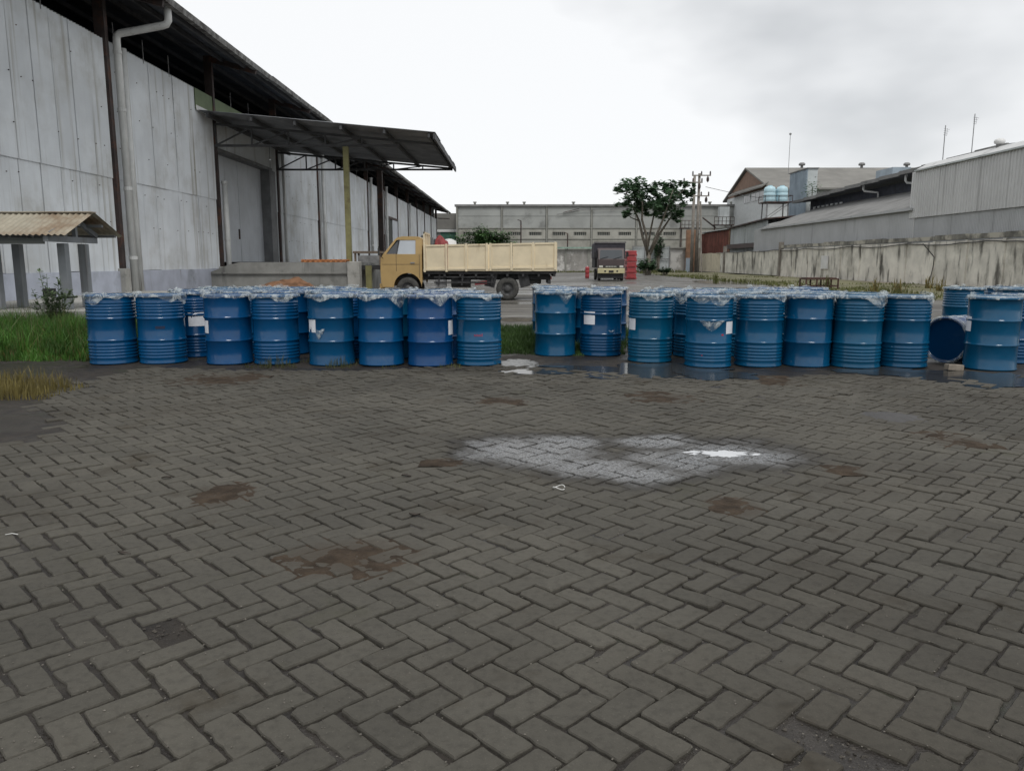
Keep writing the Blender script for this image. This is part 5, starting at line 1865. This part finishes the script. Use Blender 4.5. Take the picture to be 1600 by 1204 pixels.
MB().lathe([(.05, .885), (.05, .93), (.005, .935)], 10, (c[0], 61, 0)).build('cap', M['white'], rb_)

# ================================================================== DRUMS
DR, DH = .287, .88


def drum_profile(ribbed):
    p = [(.270, .012), (.283, .0), (.294, .004), (.296, .016), (.288, .028)]
    r0 = .286

    def hoop(z, a=.014, w=.020):
        return [(r0, z - w), (r0 + a * .55, z - w * .5), (r0 + a, z), (r0 + a * .55, z + w * .5), (r0, z + w)]

    def rib(z): return [(r0, z - .016), (r0 + .006, z - .006), (r0 + .0085, z), (r0 + .006, z + .006), (r0, z + .016)]
    if ribbed:
        for z in (.085, .125, .165, .205, .245): p += rib(z)
        p += hoop(.305, .013)
        p += hoop(.585, .013)
        p += rib(.63)
        for z in (.675, .712, .749, .786): p += rib(z)
    else:
        p += [(r0, .15)] + hoop(.305) + [(r0, .45)] + hoop(.60) + [(r0, .74)]
    p += [(.286, .845), (.293, .855), (.297, .866), (.294, .876), (.284, .878), (.276, .872), (.274, .862)]
    return p


def dent_fn(seed, amt):
    def fn(r_, z_, a):
        d = amt * mnoise.noise((cos(a) * 1.4 + seed, sin(a) * 1.4, z_ * 2.5 + seed))
        e = min(1, z_ / .1, (.88 - z_) / .1)
        return r_ + d * max(0, e), z_
    return fn


bodies = {}
for ribbed in (0, 1):
    bodies[ribbed] = []
    for s in range(4):
        q = MB().lathe(drum_profile(ribbed), 56, fn=dent_fn(s * 3.7 + ribbed, .006), close_bot=True)
        bodies[ribbed].append(q.mesh('body', M['drum'], smooth=True))
# open drum for the overturned one: inside skin as well
q = MB().lathe(drum_profile(0) , 56, fn=None, close_bot=True)
open_body = q.mesh('body', M['drum'], smooth=True)
open_inside = MB().lathe([(.2745, .868), (.270, .846), (.255, .842), (.001, .840)], 48).mesh('drum_end', M['drum'], smooth=True)
lids = []
for s in range(3):
    q = MB().lathe([(.276, .862), (.300, .858), (.303, .868), (.301, .882), (.292, .888), (.280, .886), (.270, .876), (.262, .872), (.20, .874), (.19, .880), (.10, .880), (.09, .876), (.001, .876)], 48,
                   fn=lambda r_, z_, a, s=s: (r_, z_ + .003 * mnoise.noise((r_ * 8 * cos(a), r_ * 8 * sin(a), s))))
    lids.append(q.mesh('lid', M['drum'], smooth=True))


# plastic bag caught between lid and drum: a crumpled skirt over the rim with ragged hem, plus bunches on top
def film(seed):
    r = random.Random(seed)
    q = MB()
    n, m = 120, 11
    lob = [(r.uniform(0, 2 * pi), r.uniform(.25, .75), r.uniform(.05, .18)) for _ in range(r.randint(2, 5))]

    def hem(a):
        h = .022 + .014 * (1 + mnoise.noise((cos(a) * 3, sin(a) * 3, seed)))
        for (c0, w, d) in lob:
            u = abs((a - c0 + pi) % (2 * pi) - pi) / w
            if u < 1: h = max(h, d * (1 - u ** 1.3))
        return h + .008 * abs(mnoise.noise((cos(a) * 14, sin(a) * 14, seed)))
    for i in range(m):
        t = i / (m - 1)
        for k in range(n):
            a = 2 * pi * k / n
            fold = mnoise.noise((cos(a) * 5, sin(a) * 5, seed + t * .8))
            f2 = mnoise.noise((cos(a) * 13, sin(a) * 13, seed + t * 2))
            if t < .45:
                u = t / .45
                rr = .275 + .030 * u + .012 * fold * (1 - u)
                zz = .893 + .010 * abs(fold) * (1 - .4 * u) + .006 * abs(f2)
                # bunched-up knots
                zz += .07 * max(0, mnoise.noise((cos(a) * 2.2, sin(a) * 2.2, seed * 3)) - .18) * sin(pi * u)
            else:
                u = (t - .45) / .55
                hh = hem(a)
                rr = .307 + .006 * u + (.018 * fold + .010 * f2 + .010) * min(1, u * 1.5) * min(1, hh / .06)
                zz = .894 - hh * u + .006 * f2 * (1 - u)
            q.v.append((rr * cos(a), rr * sin(a), zz))
    for i in range(m - 1):
        for k in range(n):
            a, b = i * n + k, i * n + (k + 1) % n
            q.f.append((a, b, b + n, a + n))
    # loose crumpled knots
    for _ in range(r.randint(0, 2)):
        a0 = r.uniform(0, 2 * pi)
        rr0 = r.uniform(.20, .30)
        cx, cy = rr0 * cos(a0), rr0 * sin(a0)
        sx, sy, sz = r.uniform(.03, .09), r.uniform(.02, .05), r.uniform(.01, .032)
        base = len(q.v)
        for i in range(7):
            th = pi * i / 6
            for k in range(12):
                ph = 2 * pi * k / 12
                d = 1 + .55 * mnoise.noise((sin(th) * cos(ph) * 2.2 + seed, sin(th) * sin(ph) * 2.2, cos(th) * 2.2 + a0))
                q.v.append((cx + sx * sin(th) * cos(ph) * d, cy + sy * sin(th) * sin(ph) * d, .897 + sz * .7 + sz * cos(th) * d))
        for i in range(6):
            for k in range(12):
                a, b = base + i * 12 + k, base + i * 12 + (k + 1) % 12
                q.f.append((a, a + 12, b + 12, b))
    return q.mesh('plastic_film', M['plastic'], smooth=True)


films = [film(11.3 * k + 2) for k in range(12)]


def patch(a0, a1, z0, z1, m, name, rr=.2895):
    q = MB()
    N = 8
    for i in range(N + 1):
        a = a0 + (a1 - a0) * i / N
        for z in (z0, z1): q.v.append((rr * cos(a), rr * sin(a), z))
        for z in (z0, z1): q.v.append(((rr - .002) * cos(a), (rr - .002) * sin(a), z))
    for i in range(N):
        a = i * 4
        q.f += [(a, a + 4, a + 5, a + 1), (a + 2, a + 3, a + 7, a + 6), (a + 1, a + 5, a + 7, a + 3), (a, a + 2, a + 6, a + 4)]
    q.f += [(0, 1, 3, 2), (N * 4, N * 4 + 2, N * 4 + 3, N * 4 + 1)]
    return q.mesh(name, m)


BLUES = {'t': (.0015, .068, .165, 1), 'b': (.0012, .060, .162, 1), 'd': (.001, .053, .150, 1), 'g': (.002, .072, .160, 1)}
drum_no = [0]
GRP = 'blue steel drums standing in rows along the paving'


def drum(x, y, ribbed, tone, label, paper=None, filmk=None, yaw=None):
    k = drum_no[0]
    drum_no[0] += 1
    r = random.Random(100 + k)
    yw = r.uniform(0, 2 * pi)
    t = thing('oil_drum', label, 'drum', (x, y, 0), 0, GRP)
    c = BLUES[tone]
    c = tuple(v * r.uniform(.92, 1.08) for v in c[:3]) + (1,)
    inst(r.choice(bodies[ribbed]), 'body', t, (0, 0, 0), (0, 0, yw), c)
    inst(r.choice(lids), 'lid', t, (0, 0, 0), (r.gauss(0, .008), r.gauss(0, .008), yw), c)
    f = films[filmk] if filmk is not None else r.choice(films)
    inst(f, 'plastic_film', t, (0, 0, 0), (0, 0, yaw if yaw is not None else r.uniform(0, 2 * pi)))
    if paper:
        # paper = (angle seen from the camera in radians: 0 faces the camera, + is right; width; z0; z1)
        a, w, z0, z1 = paper
        ca_ = atan2(-y, -x) + a
        inst(patch(ca_ - w / 2 / .2895, ca_ + w / 2 / .2895, z0, z1, M['paper'], 'paper_label'), 'paper_label', t, (0, 0, 0), (r.uniform(-.01, .01), 0, 0))
    return t


LBL = [
    # left block, front row: x, y, ribbed, tone, paper, film, yaw, label
    (-5.26, 10.03, 1, 'b', None, 'ribbed blue drum at the left end of the front row beside the grass'),
    (-4.63, 10.08, 1, 'b', None, 'ribbed blue drum with a dark smudge, second from the left end'),
    (-3.73, 10.02, 0, 'b', (-1.20, .12, .40, .56), 'smooth blue drum with a white label on its left edge, right of the recessed drum'),
    (-3.11, 10.02, 1, 'b', None, 'ribbed blue drum between two smooth drums in the left block'),
    (-2.36, 9.91, 0, 'b', (-1.00, .15, .42, .59), 'smooth blue drum with a white label on its left and scuffed lower hoop'),
    (-1.72, 9.91, 0, 'b', None, 'smooth blue drum without label between the two labelled smooth drums'),
    (-1.075, 9.86, 0, 'd', (1.18, .15, .39, .57), 'smooth dark blue drum with a white label on its right edge'),
    (-.455, 9.92, 1, 't', None, 'ribbed blue drum with red writing at the right end of the left block'),
    # right block
    (.585, 10.92, 0, 't', None, 'smooth blue drum at the left end of the right block by the gap'),
    (1.235, 10.92, 1, 'd', (-.62, .19, .44, .62), 'dark blue ribbed drum with a square white label, second in the right block'),
    (1.82, 10.24, 1, 'g', (-1.02, .16, .42, .60), 'teal ribbed drum with a white label on its left edge'),
    (2.475, 9.75, 1, 't', (1.10, .17, .42, .60), 'ribbed drum with a torn label at its right and hanging plastic scrap'),
    (3.13, 9.80, 1, 'g', None, 'teal ribbed drum left of the smooth drum in the right block'),
    (3.745, 9.80, 0, 'b', None, 'smooth dark drum between two teal ribbed drums in the right block'),
    (4.33, 9.69, 1, 'g', None, 'teal ribbed drum right of the smooth drum in the right block'),
    (4.955, 9.75, 1, 'g', None, 'teal ribbed drum left of the overturned drum'),
    (5.90, 9.47, 0, 't', (-1.15, .13, .46, .64), 'large looking smooth drum right of the overturned drum with label on its edge'),
]
front = []
for (x, y, rb2, tone, paper, lab) in LBL:
    front.append(drum(x, y, rb2, tone, lab, paper))
drum(6.62, 10.15, 1, 'b', 'blue drum cut by the right picture edge behind the large smooth drum')
drum(-4.47, 10.80, 1, 'd', 'shadowed drum with a square white label recessed between front row drums', (.02, .21, .43, .62))
drum(7.35, 12.65, 1, 'g', 'teal ribbed drum standing behind the overturned drum by the boundary wall')
drum(8.05, 12.4, 1, 'g', 'teal drum right of the one behind the overturned drum')
drum(8.3, 13.1, 1, 'g', 'teal drum farthest back at the right picture edge')
# dark smudge and red writing on two drums
q = patch(-.22, .18, .455, .49, mat('dark_smudge', (.006, .018, .06), .5), 'smudge')
o = inst(q, 'smudge', front[1], (0, 0, 0), (0, 0, atan2(-10.08, 4.63) - .05))
q = MB()
ca_ = atan2(-9.92, .455)
rw = random.Random(4)
for i in range(7):
    a0 = ca_ - .02 - .18 + i * .055
    h = rw.uniform(.022, .034)
    a1 = a0 + .034
    for (u0, v0, u1, v1) in ((a0, .375, a0 + .009, .375 + h), (a0 + .022, .375, a0 + .031, .375 + h * .9), (a0, .375 + (h * .45 if i % 2 else h * .8), a1, .375 + (h * .62 if i % 2 else h))):
        rr = .2895
        q.add([(rr * cos(u0), rr * sin(u0), v0), (rr * cos(u1), rr * sin(u1), v0), (rr * cos(u1), rr * sin(u1), v1), (rr * cos(u0), rr * sin(u0), v1)], [(0, 1, 2, 3)])
q.build('red_writing', M['red_ink'], front[7], local=True)
for (di, aa, zz, w_) in ((11, .62, .40, .05), (11, -.25, .15, .03)):
    x_, y_ = LBL[di][0], LBL[di][1]
    cc = atan2(-y_, -x_) + aa
    inst(patch(cc - w_, cc + w_, zz, zz + .02, M['red_ink'], 'red_mark'), 'red_mark', front[di])
# scraps of film stuck to drums: small triangles of curved film
def scrap(par, a, z, w, h, ang=0):
    q = MB()
    x_, y_ = par.location.x, par.location.y
    cc = atan2(-y_, -x_) + a
    N = 8
    for i in range(N + 1):
        u = i / N
        top = z + h * (.1 * sin(u * 9))
        bot = z - h * (1 - abs(2 * u - 1) ** 1.2)
        for v in (0, .33, .66, 1):
            rr = .300 + .012 * sin(v * pi) + .006 * mnoise.noise((u * 5, v * 5, a))
            aa = cc + (u - .5) * w / .29
            q.v.append((rr * cos(aa), rr * sin(aa), top + (bot - top) * v))
    for i in range(N):
        for j in range(3):
            b = i * 4 + j
            q.f.append((b, b + 4, b + 5, b + 1))
    q.build('film_scrap', M['plastic'], par, local=True, smooth=True)


scrap(front[11], .12, .58, .30, .13)
scrap(front[4], -.55, .46, .16, .12)
scrap(front[8], .52, .85, .22, .13)
scrap(front[9], .25, .86, .24, .07)
scrap(front[9], .50, .36, .08, .04)

# rows behind
lim_l = [(120, 10.95), (285, 11.0), (300, 12.0), (340, 13.4), (480, 13.35), (560, 12.9), (700, 12.3), (790, 11.9)]
lim_r = [(820, 13.6), (955, 13.5), (975, 12.0), (1040, 12.2), (1060, 12.9), (1290, 12.8), (1360, 11.8), (1450, 10.3)]


def lim(t, x):
    for (a, b), (c, d) in zip(t, t[1:]):
        if a <= x <= c: return b + (d - b) * (x - a) / (c - a)
    return 0


placed = [(t.location.x, t.location.y) for t in COL.objects if t.name.startswith('oil_drum')]
ords = ['first', 'second', 'third', 'fourth', 'fifth', 'sixth', 'seventh', 'eighth', 'ninth', 'tenth', 'eleventh', 'twelfth']
for (side_, xa, xb, ys, tab) in (('left', -5.2, -.44, 10.54, lim_l), ('right', .60, 5.0, 10.36, lim_r)):
    row = 0
    y = ys
    while y < 13.5:
        row += 1
        cand = []
        x = xa + (.30 if row % 2 else 0.0)
        while x <= xb + .01:
            yy = y + rnd.uniform(-.035, .035) + (.12 * sin(x * 1.3 + row) if side_ == 'right' else 0)
            xx = x + rnd.uniform(-.025, .025)
            px = 803 + 1200 * xx / yy
            if yy + .29 < lim(tab, px) and all((xx - a) ** 2 + (yy - b) ** 2 > .602 ** 2 for a, b in placed):
                cand.append((xx, yy))
                placed.append((xx, yy))
            x += .64
        for i, (xx, yy) in enumerate(cand):
            lab = 'film covered blue drum, %s from left in the %s row behind the %s front row' % (ords[i], ords[row - 1], side_)
            pp = None
            if side_ == 'right' and row in (1, 2) and (abs(xx - 1.55) < .25 or abs(xx - 2.25) < .25): pp = (.1, .2, .42, .60)
            drum(xx, yy, rnd.random() < .5, rnd.choice('tbdg'), lab, pp)
        y += .56
# overturned open drum with plastic film over it
od = thing('oil_drum', 'overturned dark blue drum wrapped in plastic film lying between standing drums', 'drum', (0, 0, 0), 0, GRP)
nx, nyy = -.86, -.51
oc = Vector((5.60, 9.97, .297))
od.location = (oc.x, oc.y, 0)
ax = Vector((nx, nyy, 0.0)).normalized()
zax = ax
xax = Vector((0, 0, 1))
yax = zax.cross(xax).normalized()
rotm = Matrix((xax, yax, zax)).transposed().to_euler()
start = -ax * .88
b_ = inst(open_body, 'body', od, (start.x, start.y, .298), rotm, (.002, .054, .185, 1))
inst(open_inside, 'drum_end', od, (start.x, start.y, .298), rotm, (.002, .035, .105, 1))
r = random.Random(9)
q = MB()
for i in range(15):
    t = i / 14
    for k in range(40):
        a = -2.3 + 4.0 * k / 39
        rr = .302 + .012 * abs(mnoise.noise((t * 5, a * 3, 2))) + .010 * mnoise.noise((t * 14, a * 9, 4))
        d = .16 + .74 * t + .04 * mnoise.noise((a * 4, 1, 7)) * (1 if i in (0, 14) else 0)
        p = start + ax * d
        e = xax * (rr * cos(a)) + yax * (rr * sin(a))
        q.v.append((p.x + e.x, p.y + e.y, .298 + e.z))
for i in range(14):
    for k in range(39):
        a = i * 40 + k
        q.f.append((a, a + 1, a + 41, a + 40))
q.build('plastic_film', M['plastic'], od, local=True, smooth=True)
q = MB()
for i in range(4):
    for k in range(60):
        a = 2 * pi * k / 60
        rr = .270 + .016 * i + .008 * mnoise.noise((cos(a) * 6, sin(a) * 6, i))
        p = ax * (.012 if i in (1, 2) else -.01)
        e = xax * (rr * cos(a)) + yax * (rr * sin(a))
        q.v.append((p.x + e.x, p.y + e.y, .298 + e.z))
for i in range(3):
    for k in range(60):
        a, b = i * 60 + k, i * 60 + (k + 1) % 60
        q.f.append((a, b, b + 60, a + 60))
q.build('film_rim', M['plastic'], od, local=True, smooth=True)

# loose brick, litter ring and dead leaves on the paving
c = G(1490, 578)
vs, fs = brick_geo(random.Random(1))
o = MB().add([(a, b, z * 1.3 + .065) for a, b, z in vs], fs).build('loose_brick', M['brick_grey'], bevel=0)
o.location = (c[0], c[1], .004)
o.rotation_euler = (0, .06, R(8))
tag(o, 'worn grey brick lying on wet ground below the overturned drum', 'brick')
c = G(873, 764)
pts = [(c[0] + .035 * cos(a), c[1] + .030 * sin(a), .012 + .008 * sin(a * 2)) for a in [2 * pi * k / 24 * .93 for k in range(25)]]
tag(MB().tube(pts, .0028, 6).build('plastic_strap', M['litter'], smooth=True), 'small white plastic loop lying on the paving below the wet patch', 'litter')
c = G(18, 836)
tag(MB().tube([(c[0] - .03, c[1], .004), (c[0], c[1] + .006, .008), (c[0] + .03, c[1] + .003, .004)], .0022, 6).build('plastic_strip', M['litter'], smooth=True), 'short white plastic strip at the far left of the paving', 'litter')
leafspots = [(260, 748, 'near the left, beyond the small soil patch'), (635, 745, 'left of the wet patch'), (195, 866, 'at the lower left above the hole'), (648, 804, 'between a soil patch and the white loop')]
for i, (px, py, w_) in enumerate(leafspots):
    c = G(px, py)
    r = random.Random(i)
    q = MB()
    n = 8
    for k in range(n + 1):
        t = k / n
        ww = .013 * sin(pi * t) ** .7
        for s in (-1, 0, 1):
            q.v.append((c[0] - .03 + .06 * t, c[1] + s * ww, .004 + .007 * abs(s) + .006 * sin(t * 3 + i)))
    for k in range(n):
        for s in (0, 1):
            a = k * 3 + s
            q.f.append((a, a + 3, a + 4, a + 1))
    tag(q.build('dead_leaf', M['deadleaf'], origin=(c[0], c[1], 0), smooth=True), 'dark curled dead leaf lying on the paving ' + w_, 'leaf', 'dead leaves on the paving')
